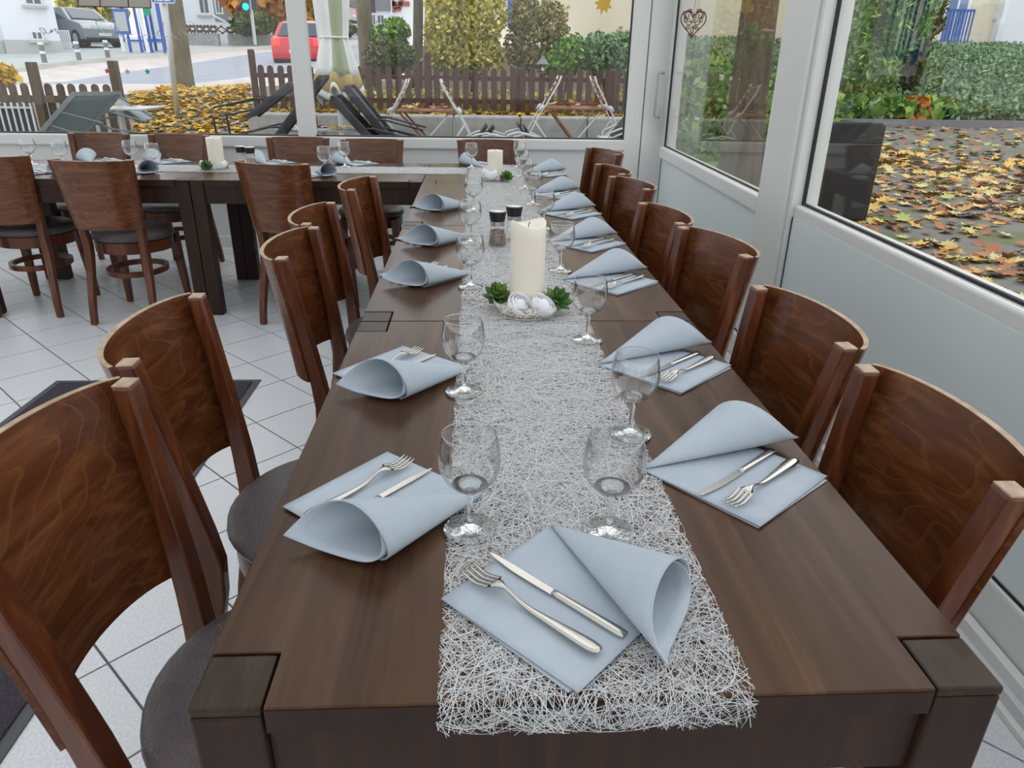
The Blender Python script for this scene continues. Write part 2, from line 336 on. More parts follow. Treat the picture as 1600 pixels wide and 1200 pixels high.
# right wall (local: x outwards, y along the wall) ------------------------
wr = empty('wall_right', 'white framed glazed side wall right of the long table', None, (RW_X0, 0, 0), -RW_A, kind='structure')
P0, P1 = 2.42, 2.75; DE = 4.97
MB().box(-.035, .10, P0, P1, 0, 2.5).build('post', 'pvc', wr, bevel=.008)
MB().box(-.02, .09, P0-.035, P0-.002, 0, 2.5).build('stile', 'pvc', wr, bevel=.005)
MB().box(0, .09, DE, 5.07, 0, 2.5).build('corner_stile', 'pvc', wr, bevel=.006)
MB().box(0, .09, YN, 5.07, 2.42, 2.6).build('head_rail', 'pvc', wr, bevel=.006)
MB().box(-.015, .09, YN, P0-.035, .03, .205).build('bottom_rail', 'pvc', wr, bevel=.012, seg=3)
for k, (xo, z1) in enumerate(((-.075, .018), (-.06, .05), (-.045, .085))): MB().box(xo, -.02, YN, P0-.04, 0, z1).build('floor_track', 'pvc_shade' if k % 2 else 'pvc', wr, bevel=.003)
MB().box(-.005, .06, YN, P0-.035, .2, .775).build('lower_panel', 'panel_frosted', wr)
MB().box(-.008, .0, YN, P0-.035, .2, .212).build('panel_gasket', 'gasket', wr); MB().box(-.008, .0, P0-.042, P0-.034, .2, .775).build('panel_gasket', 'gasket', wr)
MB().box(-.004, .09, YN, P0-.035, .754, .824).build('sill_rail', 'pvc', wr, bevel=.012, seg=3)
w3 = empty('window_3', 'large side window beside the near end of the table', None, (RW_X0, 0, 0), -RW_A, kind='structure')
MB().box(.022, .034, YN, P0-.035, .824, .833).box(.022, .034, P0-.047, P0-.035, .824, 2.42).build('gasket', 'gasket', w3)
MB().box(.03, .036, YN, P0-.035, .824, 2.42).build('glass_pane', 'window_glass', w3)
d1 = empty('door_1', 'white glazed patio door with a bar handle at the far corner', None, (RW_X0-.02, 0, 0), -RW_A, kind='structure')
MB().box(-.01, .08, P1, DE, .0, .12).build('bottom_rail', 'pvc', d1, bevel=.008)
MB().box(.012, .06, P1, DE, .12, .722).build('lower_panel', 'panel_frosted', d1)
MB().box(.008, .012, P1, DE, .12, .128).box(.008, .012, DE-.008, DE, .12, .722).build('panel_gasket', 'gasket', d1)
MB().box(-.012, .08, P1, DE, .722, .802).build('middle_rail', 'pvc', d1, bevel=.012, seg=3)
MB().box(.022, .034, P1, DE, .802, .809).box(.022, .034, DE-.014, DE, .802, 2.42).build('gasket', 'gasket', d1)
MB().box(.03, .036, P1, DE, .802, 2.42).build('glass_pane', 'window_glass', d1)
hb = MB().tube([(-.012, 5.02, 1.30), (-.05, 5.02, 1.30), (-.06, 5.02, 1.29), (-.06, 5.02, 1.02), (-.05, 5.02, 1.0), (-.012, 5.02, 1.0)], .009, 8).build('handle', 'handle_grey', d1, smooth=True)
MB().box(-.022, 0, 5.0, 5.012, .88, 1.07).build('lever', 'handle_grey', d1, bevel=.003)
# unseen rest of the room; wall glazing and glass roof added to brighten inside
for nm, lab, bx_ in (('wall_left', 'unseen wall far left of the room, glazed to add light', lambda a, b, z0, z1, o=0: (XL-.1+o, XL-o, a, b, z0, z1)), ('wall_front', 'unseen wall behind the camera, glazed to add light', lambda a, b, z0, z1, o=0: (a, b, YN-.1+o, YN-o, z0, z1))):
    A_, B_ = (YN, BY) if nm == 'wall_left' else (XL, 1.6); w_ = MB().box(*bx_(A_, B_, 0, .8)).build(nm, 'wall_paint'); tag(w_, lab, kind='structure')
    MB().box(*bx_(A_, B_, 2.4, 2.6)).build('head_rail', 'pvc', w_); MB().box(*bx_(A_, B_, .8, 2.4, .045)).build('glass_pane', 'window_glass', w_)
    for k in range(6): c_ = A_+(B_-A_)*k/5; MB().box(*bx_(max(A_, c_-.05), min(B_, c_+.05), .8, 2.4)).build('mullion', 'pvc', w_)
cl = empty('ceiling', 'unseen roof with white rafters, glazed to add light', None, (0, 0, 2.6), kind='structure')
MB().box(XL, 1.75, YN, BY+.1, .02, .03).build('roof_pane', 'roof_glass', cl)
for k in range(9):
    x = XL+.02+k*.85; MB().box(x, x+.07, YN, BY+.1, -.09, .02).build('rafter', 'pvc', cl)
MB().box(XL, 1.75, .8, .9, -.12, -.0).build('purlin', 'pvc', cl)

# ------------------------------------------------------------------ door mat
X0, X1, Y0, Y1 = -1.60, -.695, .1, 2.515
dm = empty('door_mat', 'dark purple-grey entrance mat with rubber edge on the tiles', 'door mat', ((X0+X1)/2, (Y0+Y1)/2, 0)); hx, hy = (X1-X0)/2, (Y1-Y0)/2
MB().box(-hx, hx, -hy, hy, 0.0005, .004).build('rubber_edge', 'rubber', dm, bevel=.002); MB().box(-hx+.03, hx-.03, -hy+.03, hy-.03, .0035, .009).build('pile', 'mat_pile', dm, bevel=.003)

# ------------------------------------------------------------------ tables
TW, TH, LB = .817, .75, .072
def table(L, loc, rz, label, w=TW, group='dark wooden restaurant tables'):
    t = empty('dining_table', label, 'table', loc, rz, group); g = .0018; b = LB+g; e = .0010
    poly = [(b, e), (w-b, e), (w-b, b), (w-e, b), (w-e, L-b), (w-b, L-b), (w-b, L-e), (b, L-e), (b, L-b), (e, L-b), (e, b), (b, b)]
    MB().prism(poly, TH-.004, TH).build('tabletop', 'table_wood', t, bevel=.0015); MB().prism(poly, TH-.034, TH-.004).build('shaded_edge', 'leg_wood', t)  # lower edge in darker wood: shade of the front face put into its colour
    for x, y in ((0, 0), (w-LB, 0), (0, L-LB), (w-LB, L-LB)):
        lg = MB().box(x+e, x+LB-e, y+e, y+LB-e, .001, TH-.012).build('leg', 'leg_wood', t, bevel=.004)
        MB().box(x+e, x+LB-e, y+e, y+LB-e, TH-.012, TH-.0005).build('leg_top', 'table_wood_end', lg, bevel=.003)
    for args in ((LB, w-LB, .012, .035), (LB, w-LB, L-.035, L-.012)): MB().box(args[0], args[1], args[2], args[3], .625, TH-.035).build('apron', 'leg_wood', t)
    for args in ((.012, .035), (w-.035, w-.012)): MB().box(args[0], args[1], LB, L-LB, .625, TH-.035).build('apron', 'leg_wood', t)
    return t
L = 1.148; Y3 = 3*L; LW = 1.231
table(L-.002, (0, 0, 0), 0, 'nearest dark wooden table with the front place setting and its two corner posts in view')
table(L-.002, (0, L, 0), 0, 'second dark wooden table of the long row, under the large candle')
table(L-.002, (0, 2*L, 0), 0, 'third dark wooden table of the long row, behind the pepper mills')
table(.814, (0, Y3, 0), 0, 'square dark corner table where the two table rows meet')
table(LW-.002, (0-.001, Y3, 0), PI/2, 'dark wooden table of the side row touching the corner table', w=.814)
table(LW-.002, (-LW, Y3, 0), PI/2, 'dark wooden table of the side row under its candle and glasses', w=.814)
table(LW-.002, (-2*LW, Y3, 0), PI/2, 'dark wooden table at the far left end of the side row', w=.814)

# ------------------------------------------------------------------ chairs
def make_chair():
    t = empty('dining_chair', 'x', 'chair', group='dark wooden dining chairs with leather seats'); H = .868
    def stile(z):   # half width and y at height z
        if z < .43: k = z/.43; return .168-.022*k, -.012+.068*k*k*(3-2*k)
        k = (z-.43)/(H-.43); return .146+.040*k, .056-.060*k**1.3
    for s in (-1, 1):
        P = []
        for k in range(13):
            z = H*k/12+ (0.001 if k == 0 else 0); hw, y = stile(z); w = .038 if z > .3 else .032+.006*z/.3; d = .030+.014*math.exp(-((z-.40)/.18)**2)
            xo = s*(hw+w/2); xi = s*(hw-w/2); P.append([(xo, y-d/2, z), (xi, y-d/2, z), (xi, y+d/2, z), (xo, y+d/2, z)][::s])
        b = MB().grid(P, True); b.f.append((0, 1, 2, 3)[::-1]); n = len(b.v); b.f.append((n-4, n-3, n-2, n-1))
        b.build('rear_leg', 'chair_wood', t, bevel=.005)
        hw, y = stile(H); w, d = .038, .030
        MB().box(s*hw-w/2+.002, s*hw+w/2-.002, y-d/2+.002, y+d/2-.002, H-.001, H+.0015).build('leg_cap', 'ply_edge', t)
        f = MB(); P = []
        for k in range(6):
            z = .001+.425*k/5; a = .030*.5+.009*k/5; cx = s*(.178-.018*k/5); cy = .412-.022*k/5; P.append([(cx-a, cy-a, z), (cx+a, cy-a, z), (cx+a, cy+a, z), (cx-a, cy+a, z)])
        f.grid(P, True); f.f.append((0, 1, 2, 3)[::-1]); n = len(f.v); f.f.append((n-4, n-3, n-2, n-1)); f.build('front_leg', 'chair_wood', t, bevel=.004)
    # curved plywood back panel behind the stiles
    def panel(z, u):   # u in -1..1
        hw, y = stile(z); hw += .017; return hw*math.sin(u*1.25)/math.sin(1.25), y-.0165-.062*(math.cos(u*1.25)-math.cos(1.25))/(1-math.cos(1.25))
    zs = [.520+(.868-.520)*k/8 for k in range(9)]; us = [-1+2*k/24 for k in range(25)]
    rows = []
    for z in zs:
        fr = [(*panel(z, u), z) for u in us]; bk = []
        for u in us[::-1]:
            x, y = panel(z, u); nx, ny = math.sin(u*1.1), -math.cos(u*1.1); bk.append((x+nx*.0105*.6, y+ny*.0105, z))
        rows.append(fr+bk)
    b = MB().grid(rows, True); n = len(rows[0])
    for i in range(24): b.f.append((i, n-1-i, n-2-i, i+1))
    b.build('backrest', 'chair_veneer', t, smooth=False)
    te = MB(); base = (len(zs)-1)*n; top = [rows[-1][i] for i in range(n)]
    te.v = [(p[0], p[1], p[2]+.0003) for p in top]
    for i in range(24): te.f.append((i, i+1, n-2-i, n-1-i))
    te2 = MB(); lo = [(p[0], p[1], p[2]-.0003) for p in top]; te2.grid([lo, [(p[0], p[1], p[2]+.0012) for p in top]], True)
    off = n
    for i in range(24): te2.f.append((off+i, off+i+1, off+n-2-i, off+n-1-i))
    te2.build('backrest_edge', 'ply_edge', t)
    # round seat pad, apron ring and hoop stretcher
    prof = [(.0, .428), (.19, .428), (.206, .434), (.212, .448), (.209, .462), (.196, .474), (.17, .481), (.11, .486), (.05, .488), (0.0, .4885)]
    MB().lathe(prof, 40, (0, .255, 0), 1.0, .96).build('seat_pad', 'leather', t, smooth=True)
    MB().lathe([(.180, .368), (.200, .368), (.200, .427), (.180, .427), (.180, .368)], 40, (0, .255, 0), 1, .96, False, False).build('seat_rail', 'chair_wood', t, smooth=False, bevel=0)
    MB().lathe([(.135, .24), (.154, .24), (.154, .268), (.135, .268), (.135, .24)], 36, (0, .235, 0), 1.02, 1.1, False, False).build('hoop_stretcher', 'chair_wood', t)
    for o in t.children:
        if o.name.startswith(('backrest', 'seat_rail', 'hoop')):
            me = o.data; me.polygons.foreach_set('use_smooth', [True]*len(me.polygons)); me.update()
            q = o.modifiers.new('edge', 'EDGE_SPLIT'); q.split_angle = Rd(40)
    return t
chair0 = make_chair(); used = [False]
def chair(a, b, flip, label):
    """a, b: pixels of the two stile tops; flip picks the side the chair faces"""
    p, q = onz(*a, .868), onz(*b, .868); c = (p+q)/2; ang = math.atan2(q[1]-p[1], q[0]-p[0])+(PI if flip else 0)
    return chair_at(c[0], c[1], ang, label)
def chair_at(x, y, ang, label):
    o = chair0 if not used[0] else copy_tree(chair0); used[0] = True
    o.location = (x, y, 0); o.rotation_euler = (0, 0, ang); o['label'] = label; return o
CR = []
# right of the long table, near to far (near stile, far stile): facing -X
chair((1575, 763), (1352, 577), False, 'nearest chair on the right side of the long table, backrest fully visible')
chair((1325, 545), (1180, 447), False, 'second nearest chair on the right side, opposite the second right napkin')
chair((1163, 400), (1066, 356), False, 'third chair from the camera on the right side of the long table')
chair((1060, 349), (1003, 318), False, 'fourth chair from the camera on the right side of the long table')
chair((1013, 297), (953, 275), False, 'fifth chair from the camera on the right side of the long table')
chair((973, 273), (932, 256), False, 'sixth chair on the right side, just before the corner table')
chair((964, 241), (920, 231), False, 'farthest chair on the right side, at the corner table')
# left of the long table: facing +X
chair_at(-.262, .328, -PI/2-.06, 'nearest chair at bottom left, its dark backrest filling the corner')
chair((310, 463), (205, 565), False, 'second chair on the left side, standing on the edge of the mat')
chair((490, 358), (445, 401), False, 'third chair on the left side, near the first table joint')
chair((520, 316), (478, 352), False, 'fourth chair on the left side, partly hidden by the third')
chair((586, 275), (548, 298), False, 'farthest chair on the left side of the long table')
# side row, front side (facing +Y)
chair((-88, 242), (47, 243), False, 'front chair of the side row cut off by the left picture edge')
chair((75, 248), (212, 250), False, 'front chair of the side row with striped grain, second from the left edge')
chair((364, 250), (490, 257), False, 'front chair of the side row standing alone right of the table legs')
# side row, window side (facing -Y)
chair((207, 210), (98, 208), False, 'leftmost window-side chair below the wooden fence post')
chair((333, 212), (223, 210), False, 'second window-side chair from the left, left of the side candle')
chair((516, 216), (412, 215), False, 'third window-side chair, right of the small mills')
chair((634, 219), (527, 218), False, 'fourth window-side chair, below the folded dark loungers')
chair((808, 220), (716, 219), False, 'rightmost window-side chair behind the far candle')

# ------------------------------------------------------------------ table runners (loose fibre web)
def runner_mesh(name, x0, x1, s0, s1, n, K, seglen, fmap, w0=.00045, w1=.0009, seed=1, vee=True):
    g = np.random.default_rng(seed)
    px_ = g.uniform(x0, x1, n); ps = g.uniform(s0, s1, n); th = g.uniform(0, 2*PI, n); cu = g.normal(0, 10, n); dc = g.normal(0, 45, n)
    X = np.zeros((n, K)); Sx = np.zeros((n, K)); T = np.zeros((n, K))
    for k in range(K):
        X[:, k] = px_; Sx[:, k] = ps; T[:, k] = th
        px_ = px_+np.cos(th)*seglen; ps = ps+np.sin(th)*seglen; th = th+cu*seglen; cu = cu+dc*seglen+g.normal(0, 1.2, n)
        cu = np.clip(cu, -28, 28)
    e = .003; keep = (X > x0-e) & (X < x1+e) & (Sx > s0-e) & (Sx < s1+e); keep = (keep[:, :-1] & keep[:, 1:]).ravel()
    zc = g.uniform(.0006, .0035, (n, 1))+.0012*np.sin(np.linspace(0, 9, K)[None, :]+g.uniform(0, 6, (n, 1)))
    zc = np.maximum(zc, .0005); w = g.uniform(w0, w1, (n, 1)); w = np.where(g.random((n, 1)) < .12, w*1.7, w)
    nx, ns = -np.sin(T)*w, np.cos(T)*w
    ok = ((Sx+ns < 0) == (Sx-ns < 0)); keep = keep & (ok[:, :-1] & ok[:, 1:]).ravel()
    L_ = fmap(X+nx, Sx+ns, zc); C = fmap(X, Sx, zc+w*.8); R_ = fmap(X-nx, Sx-ns, zc)
    idx = np.arange(n*K).reshape(n, K); a = idx[:, :-1].ravel(); b = idx[:, 1:].ravel(); a, b = a[keep], b[keep]
    if vee:
        V = np.stack([L_, C, R_], 2).reshape(-1, 3); F1 = np.stack([3*a, 3*b, 3*b+1, 3*a+1], 1); F2 = np.stack([3*a+1, 3*b+1, 3*b+2, 3*a+2], 1); Fc = np.concatenate([F1, F2])
    else:
        V = np.stack([L_, R_], 2).reshape(-1, 3); Fc = np.stack([2*a, 2*b, 2*b+1, 2*a+1], 1)
    return fast_mesh(name, V, Fc)
def f_main(X, S_, z):
    hang = S_ < 0
    return np.stack([X, np.where(hang, -.004-z+S_*.04, S_), np.where(hang, TH+.0015+S_, TH+z+0*X)], -1)
def f_wing(X, S_, z): return np.stack([S_, X, TH+z+0*X], -1)
rx0, rx1 = .243, .557
ru = empty('table_runner', 'white fibre web runner along the middle of the long table', 'table runner', (0, 0, 0))
o = link('fibres', runner_mesh('fibres', rx0, rx1, -.034, 1.3, 4300, 24, .0115, f_main, .00016, .00033, 3), 'strand', ru); o['kind'] = 'stuff'
o = link('fibres', runner_mesh('fibres', rx0, rx1, 1.3, 4.2, 7000, 16, .016, f_main, .00032, .00058, 4, False), 'strand', ru); o['kind'] = 'stuff'
rw = empty('table_runner', 'white fibre web runner along the side row by the window', 'table runner', (0, 0, 0))
o = link('fibres', runner_mesh('fibres', 3.74, 4.04, -2.75, .236, 6400, 14, .02, f_wing, .0004, .0008, 5, False), 'strand', rw); o['kind'] = 'stuff'

# ------------------------------------------------------------------ place settings
def make_napkin():
    s = .198; PH0 = 78.0; PER = 71.0; WX, HZ = .275, .165; rows = []
    NR = 14
    def rmax(ph):
        c, sn = abs(math.cos(Rd(ph))), abs(math.sin(Rd(ph))); return min(s/c if c > 1e-6 else 9, s/sn if sn > 1e-6 else 9)
    phs = [0, 8, 16, 24, 32, 40, 45, 50, 58, 66, 72, 78]+[78+k*2.55 for k in range(1, 41)]
    phs = [p for p in phs if p <= 180.01]
    if 135 not in phs: phs.append(135.0); phs.sort()
    def pt(r, ph):
        if ph <= PH0: return Vector((r*math.cos(Rd(ph)), r*math.sin(Rd(ph)), .0012))
        ps = (ph-PH0)/PER*2*PI; sh = 1-.11*(ps/(2*PI)); e = Vector((math.cos(Rd(PH0)), math.sin(Rd(PH0)), 0)); n = Vector((-e.y, e.x, 0))
        lat = WX*math.sin(ps)*sh; h = 2*HZ*((1-math.cos(ps))/2)**1.7*sh+HZ*(1-sh)*.25
        # keep the length of the generator
        v = e*math.sqrt(max(.2, 1-lat*lat-h*h))+n*lat+Vector((0, 0, h)); return v*r+Vector((0, 0, .0014+.003*min(1, ps/(2*PI))))
    for ph in phs:
        R_ = rmax(ph); rows.append([pt(R_*(.012+.988*k/NR), ph) for k in range(NR+1)])
    def sheet(dz, lo, hi):
        return [[(p[0], p[1], p[2]+dz) for p in row] for row, ph in zip(rows, phs) if lo <= ph <= hi]
    t = empty('napkin', 'x', 'napkin')
    q = MB().grid(sheet(.0022, 0, 200)); q.build('rolled_sheet', 'napkin', t, smooth=True, solid=.0016)
    fl_ = MB().prism([(0.002, 0.002), (s-.002, 0.004), (s-.001, s-.003), (.004, s-.004)], .0003, .0014).build('under_sheet', 'napkin', t); fl_.rotation_euler = (0, 0, Rd(-1.6))
    return t
def make_fork():
    b = MB(); L_ = .198
    # handle: flat profile along y; y=0 tines tip, y=L handle end ; arched
    def zf(y):
        u = y/L_
        return .0025+(.010*math.exp(-((u-.30)/.12)**2))+(.006*u if u > .3 else .0018)+(.006*max(0, .12-u)/.12)
    def wf(y):
        u = y/L_
        if u < .26: return .0118*(1-max(0, (u-.22))/.04*.25)
        if u < .40: return .0030+.0060*max(0, (.32-u)/.06)
        return .0030+.0062*min(1, (u-.40)/.48)*(1 if u < .93 else math.sqrt(max(0, 1-((u-.93)/.075)**2)))
    rows = []
    ys = [L_*k/40 for k in range(9, 41)]
    for y in ys:
        w = max(.0012, wf(y)); z = zf(y); rows.append([(-w, y, z), (-w*.5, y, z+.0016), (0, y, z+.0021), (w*.5, y, z+.0016), (w, y, z), (0, y, z-.0006)])
    b.grid(rows, True); n = len(b.v); b.f.append(tuple(range(6))[::-1]); b.f.append(tuple(range(n-6, n)))
    for k in range(4):
        x = -.0102+k*.0068; P = []
        for j in range(8):
            y = L_*9.4/40*(1-j/7)*.985+.001; w = .0022*(1-.55*(j/7)**2); P.append([(x-w, y, zf(y)), (x+w, y, zf(y)), (x+w, y, zf(y)+.0018), (x-w, y, zf(y)+.0018)])
        b.grid(P, True); n = len(b.v); b.f.append((n-4, n-3, n-2, n-1))
    return b.build('fork', 'steel', smooth=True)
def make_knife():
    t = empty('table_knife', 'x', 'knife'); L_ = .205; b = MB(); rows = []
    for k in range(13):
        u = k/12; y = .001+.105*u; c = -.001-.0075*(1-u)**2.2*.4; w = .0095*min(1, .12+1.5*u**.62)*(1-.15*u); rows.append([(c-w*.45, y, .004), (c+w*.55+.002, y, .004), (c+w*.55+.002, y, .0054), (c-w*.45, y, .0054)])
    b.grid(rows, True); n = len(b.v); b.f.append((0, 1, 2, 3)[::-1]); b.f.append((n-4, n-3, n-2, n-1)); b.build('blade', 'steel', t, bevel=.0003)
    h = MB(); rows = []
    for k in range(13):
        u = k/12; y = .104+.1*u; w = .0050+.0026*u; w *= 1 if u < .95 else .8; rows.append([(w*math.cos(q*PI/4), y, .0046+.0031*math.sin(q*PI/4)) for q in range(8)])
    h.grid(rows, True); n = len(h.v); h.f.append(tuple(range(8))[::-1]); h.f.append(tuple(range(n-8, n))); h.build('handle', 'steel', t, smooth=True)
    return t
nap0, fork0, knife0 = make_napkin(), make_fork(), make_knife()
tag(fork0, 'x', 'fork'); firsts = {'n': True, 'f': True, 'k': True}
def place(proto, key, loc, rz, label, group):
    o = proto if firsts[key] else copy_tree(proto); firsts[key] = False
    o.location = [float(a) for a in loc]; o.rotation_euler = (0, 0, rz); o['label'] = label; o['group'] = group; return o
def setting(A, rot, where, dy=0.0, on=0.0, jit=0):
    r = Rd(rot); z = TH+.0005+on
    place(nap0, 'n', (A[0], A[1], z), r, 'pale blue rolled napkin '+where, 'rolled paper napkins')
    def loc(x, y): return (A[0]+x*math.cos(r)-y*math.sin(r), A[1]+x*math.sin(r)+y*math.cos(r), z+.0032)
    place(fork0, 'f', loc(.146, dy-.012), r+jit, 'fork on the napkin '+where, 'forks on the napkins')
    place(knife0, 'k', loc(.105, dy-.014), r+jit*1.3, 'knife on the napkin '+where, 'knives on the napkins')
setting((.379, .282), 225, 'at the near head of the long table', on=.0035)
setting((.290, .366), 140, 'nearest on the left side', dy=.012)
setting((.273, .839), 140, 'second on the left side', dy=.012, jit=.03)
setting((.272, 1.575), 139, 'third on the left side, beyond the first joint', dy=.01)
setting((.272, 2.075), 141, 'fourth on the left side, beside the first mill', dy=.01)
setting((.270, 2.72), 140, 'farthest on the left side', dy=.01)
setting((.537, .428), -50, 'nearest on the right side', dy=.012)
setting((.536, .853), -46, 'second on the right side, by the table joint', dy=.012, jit=-.04)
setting((.535, 1.50), -47, 'third on the right side', dy=.01)
setting((.537, 1.99), -46, 'fourth on the right side', dy=.01)
setting((.545, 2.56), -47, 'fifth on the right side', dy=.01)
setting((.545, 3.06), -46, 'sixth on the right side', dy=.01)
setting((.560, 3.80), -47, 'farthest on the right side, on the corner table', dy=.01)
setting((-2.11, 3.84), 225, 'on the side row between the two left front chairs')
setting((-1.63, 3.84), 225, 'on the side row right of the striped front chair')
setting((-.64, 3.80), 225, 'on the side row right of the lone front chair')
setting((-2.02, 4.06), 45, 'on the window side of the side row, far left')
setting((-1.62, 4.06), 45, 'on the window side of the side row behind two glasses')
setting((-.98, 4.06), 45, 'on the window side of the side row behind the small mills')
setting((-.46, 4.05), 45, 'on the window side of the side row near the corner table')
setting((.33, 4.05), 45, 'at the window end of the corner table')

# ------------------------------------------------------------------ wine glasses
def make_glass():
    t = empty('wine_glass', 'x', 'wine glass', group='stemmed wine glasses')
    MB().lathe([(.0, .0), (.0350, .0), (.0355, .0012), (.030, .0025), (.016, .0048), (.0065, .0085), (.0045, .013), (0, .0131)], 40).build('foot', 'solid_glass', t, smooth=True)
    MB().lathe([(.0, .012), (.0046, .012), (.0042, .022), (.0039, .036), (.0043, .050), (.0068, .059), (.0, .0600)], 24).build('stem', 'solid_glass', t, smooth=True)
    out = [(.0066, .0588), (.016, .0635), (.026, .071), (.034, .081), (.0385, .092), (.0402, .103), (.0398, .115), (.0382, .127), (.0362, .137), (.0345, .1435)]
    inn = [(r-.0011, z+(.0016 if i < 2 else .0004)) for i, (r, z) in enumerate(out)]
    MB().lathe(out+[(.0340, .1442)]+inn[::-1]+[(0, .0612)], 48, cap0=False).build('bowl', 'cup_glass', t, smooth=True)
    MB().lathe([(0, .0606), (.012, .0632), (.0235, .0705), (.021, .0712), (.011, .0660), (0, .0645)], 40).build('bowl_base', 'solid_glass', t, smooth=True)
    MB().tube([(.0342*math.cos(2*PI*k/48), .0342*math.sin(2*PI*k/48), .1438) for k in range(48)], .0008, 6, closed=True).build('rim', 'solid_glass', t, smooth=True)
    return t
gl0 = make_glass(); gfirst = [True]
def glass(x, y, label):
    o = gl0 if gfirst[0] else copy_tree(gl0); gfirst[0] = False; o.location = (x, y, TH+.0035); o.rotation_euler = (0, 0, random.random()*6); o['label'] = label
for x, y, l in ((.272, .283, 'nearest wine glass on the left edge of the runner'), (.456, .272, 'nearest wine glass right of the front napkin tip'), (.541, .549, 'wine glass on the runner edge behind the nearest right glass'),
    (.258, .727, 'second wine glass from the camera on the left runner edge'), (.534, 1.005, 'wine glass at the right by the first table joint'), (.267, 1.435, 'third wine glass on the left, before the large candle'),
    (.540, 1.613, 'wine glass right behind the large candle'), (.264, 1.985, 'fourth wine glass on the left, beside the front mill'), (.275, 2.59, 'fifth wine glass on the left'), (.544, 2.237, 'wine glass right of the rear mill'),
    (.542, 2.769, 'wine glass on the right, second before the far candle'), (.537, 3.235, 'wine glass right beside the far candle'), (.262, 4.03, 'wine glass left of the far candle at the corner table'), (.545, 3.68, 'wine glass just behind the far candle on the right'), (.558, 4.12, 'farthest wine glass at the corner table'),
    (-1.535, 3.788, 'right glass of the pair left of the side candle'), (-1.725, 3.945, 'left glass of the pair left of the side candle'), (-.567, 3.735, 'front glass of the pair near the lone side chair'), (-.505, 4.02, 'rear glass of the pair near the lone side chair'), (-2.33, 4.0, 'leftmost wine glass on the side row'), (-2.09, 3.88, 'second wine glass from the left on the side row')):
    glass(x, y, l)

# ------------------------------------------------------------------ candles with trays, roses and succulents
def candle(x, y, r, h, label, melt=0.0):
    t = empty('pillar_candle', label, 'candle', (x, y, TH+.008), group='cream pillar candles'); n = 40; rows = []
    for k in range(10):
        z = h*k/9; rows.append([(r*math.cos(2*PI*j/n), r*math.sin(2*PI*j/n), z*(1+melt*.6*(k/9)**6*math.sin(2*PI*j/n*2+.7)*.055)) for j in range(n)])
    top = rows[-1]
    for rr, dz in ((.95, .003), (.85, -.001), (.6, -.006), (.25, -.007), (.02, -.007)): rows.append([(p[0]*rr, p[1]*rr, (p[2] if rr > .8 else h-.002)+dz) for p in top])
    b = MB().grid(rows, True); b.f.append(tuple(range(n))[::-1]); b.build('wax_body', 'wax', t, smooth=True)
    MB().tube([(0, 0, h-.012), (.001, 0, h-.002), (.004, 0, h+.004)], .0012, 6).build('wick', 'wax_wick', t); return t
def tray(x, y, label, r=.078):
    t = empty('candle_tray', label, 'tray', (x, y, TH+.0035), group='silver lace candle trays')
    MB().lathe([(0, 0), (r-.004, 0), (r-.004, .0035), (0, .0035)], 48).build('plate', 'steel_brushed', t)
    MB().lathe([(r-.003, .002), (r+.002, .031), (r+.0005, .031), (r-.0045, .002)], 48, cap0=False, cap1=False).build('lace_band', 'silver_lace', t, smooth=True)
    for rr, z in ((r+.001, .0315), (r-.003, .002)): MB().tube([(rr*math.cos(2*PI*k/48), rr*math.sin(2*PI*k/48), z) for k in range(48)], .0013, 6, True).build('rim', 'steel_brushed', t, smooth=True)
def leaf_mesh():
    b = MB(); rows = []
    for k in range(7):
        u = k/6; w = .0095*math.sin(PI*(u*.86+.10))**.75*(1 if u < .99 else .05); y = .034*u; z = .010*u*u; rows.append([(-w, y, z+.002), (0, y, z-.0012), (w, y, z+.002), (0, y, z+.0042*(1-u*.6))])
    b.grid(rows, True); n = len(b.v); b.f.append((0, 1, 2, 3)[::-1]); b.f.append((n-4, n-3, n-2, n-1)); me = bpy.data.meshes.new('leaf'); me.from_pydata(b.v, [], b.f); me.update(); me.materials.append(MT['succulent']); me.polygons.foreach_set('use_smooth', [True]*len(me.polygons)); return me
LEAF = leaf_mesh()
def succulent(x, y, z, s, label, tilt=(0, 0)):
    t = empty('succulent', label, 'succulent', (x, y, z), group='small green succulents'); t.scale = (s, s, s); t.rotation_euler = (tilt[0], tilt[1], random.random())
    MB().lathe([(0, -.004), (.008, -.003), (.007, .012), (0, .016)], 12).build('stem', 'leaf_green', t, smooth=True)
    for ring, (n, el, sc) in enumerate(((8, 8, 1.0), (8, 30, .92), (6, 52, .75), (4, 72, .5))):
        for k in range(n):
            o = bpy.data.objects.new('leaf', LEAF); COL.objects.link(o); o.parent = t; a = 2*PI*(k+.5*ring)/n; o.rotation_euler = (Rd(el), 0, a); o.scale = (sc,)*3; o.location = (0, 0, .003+.003*ring)
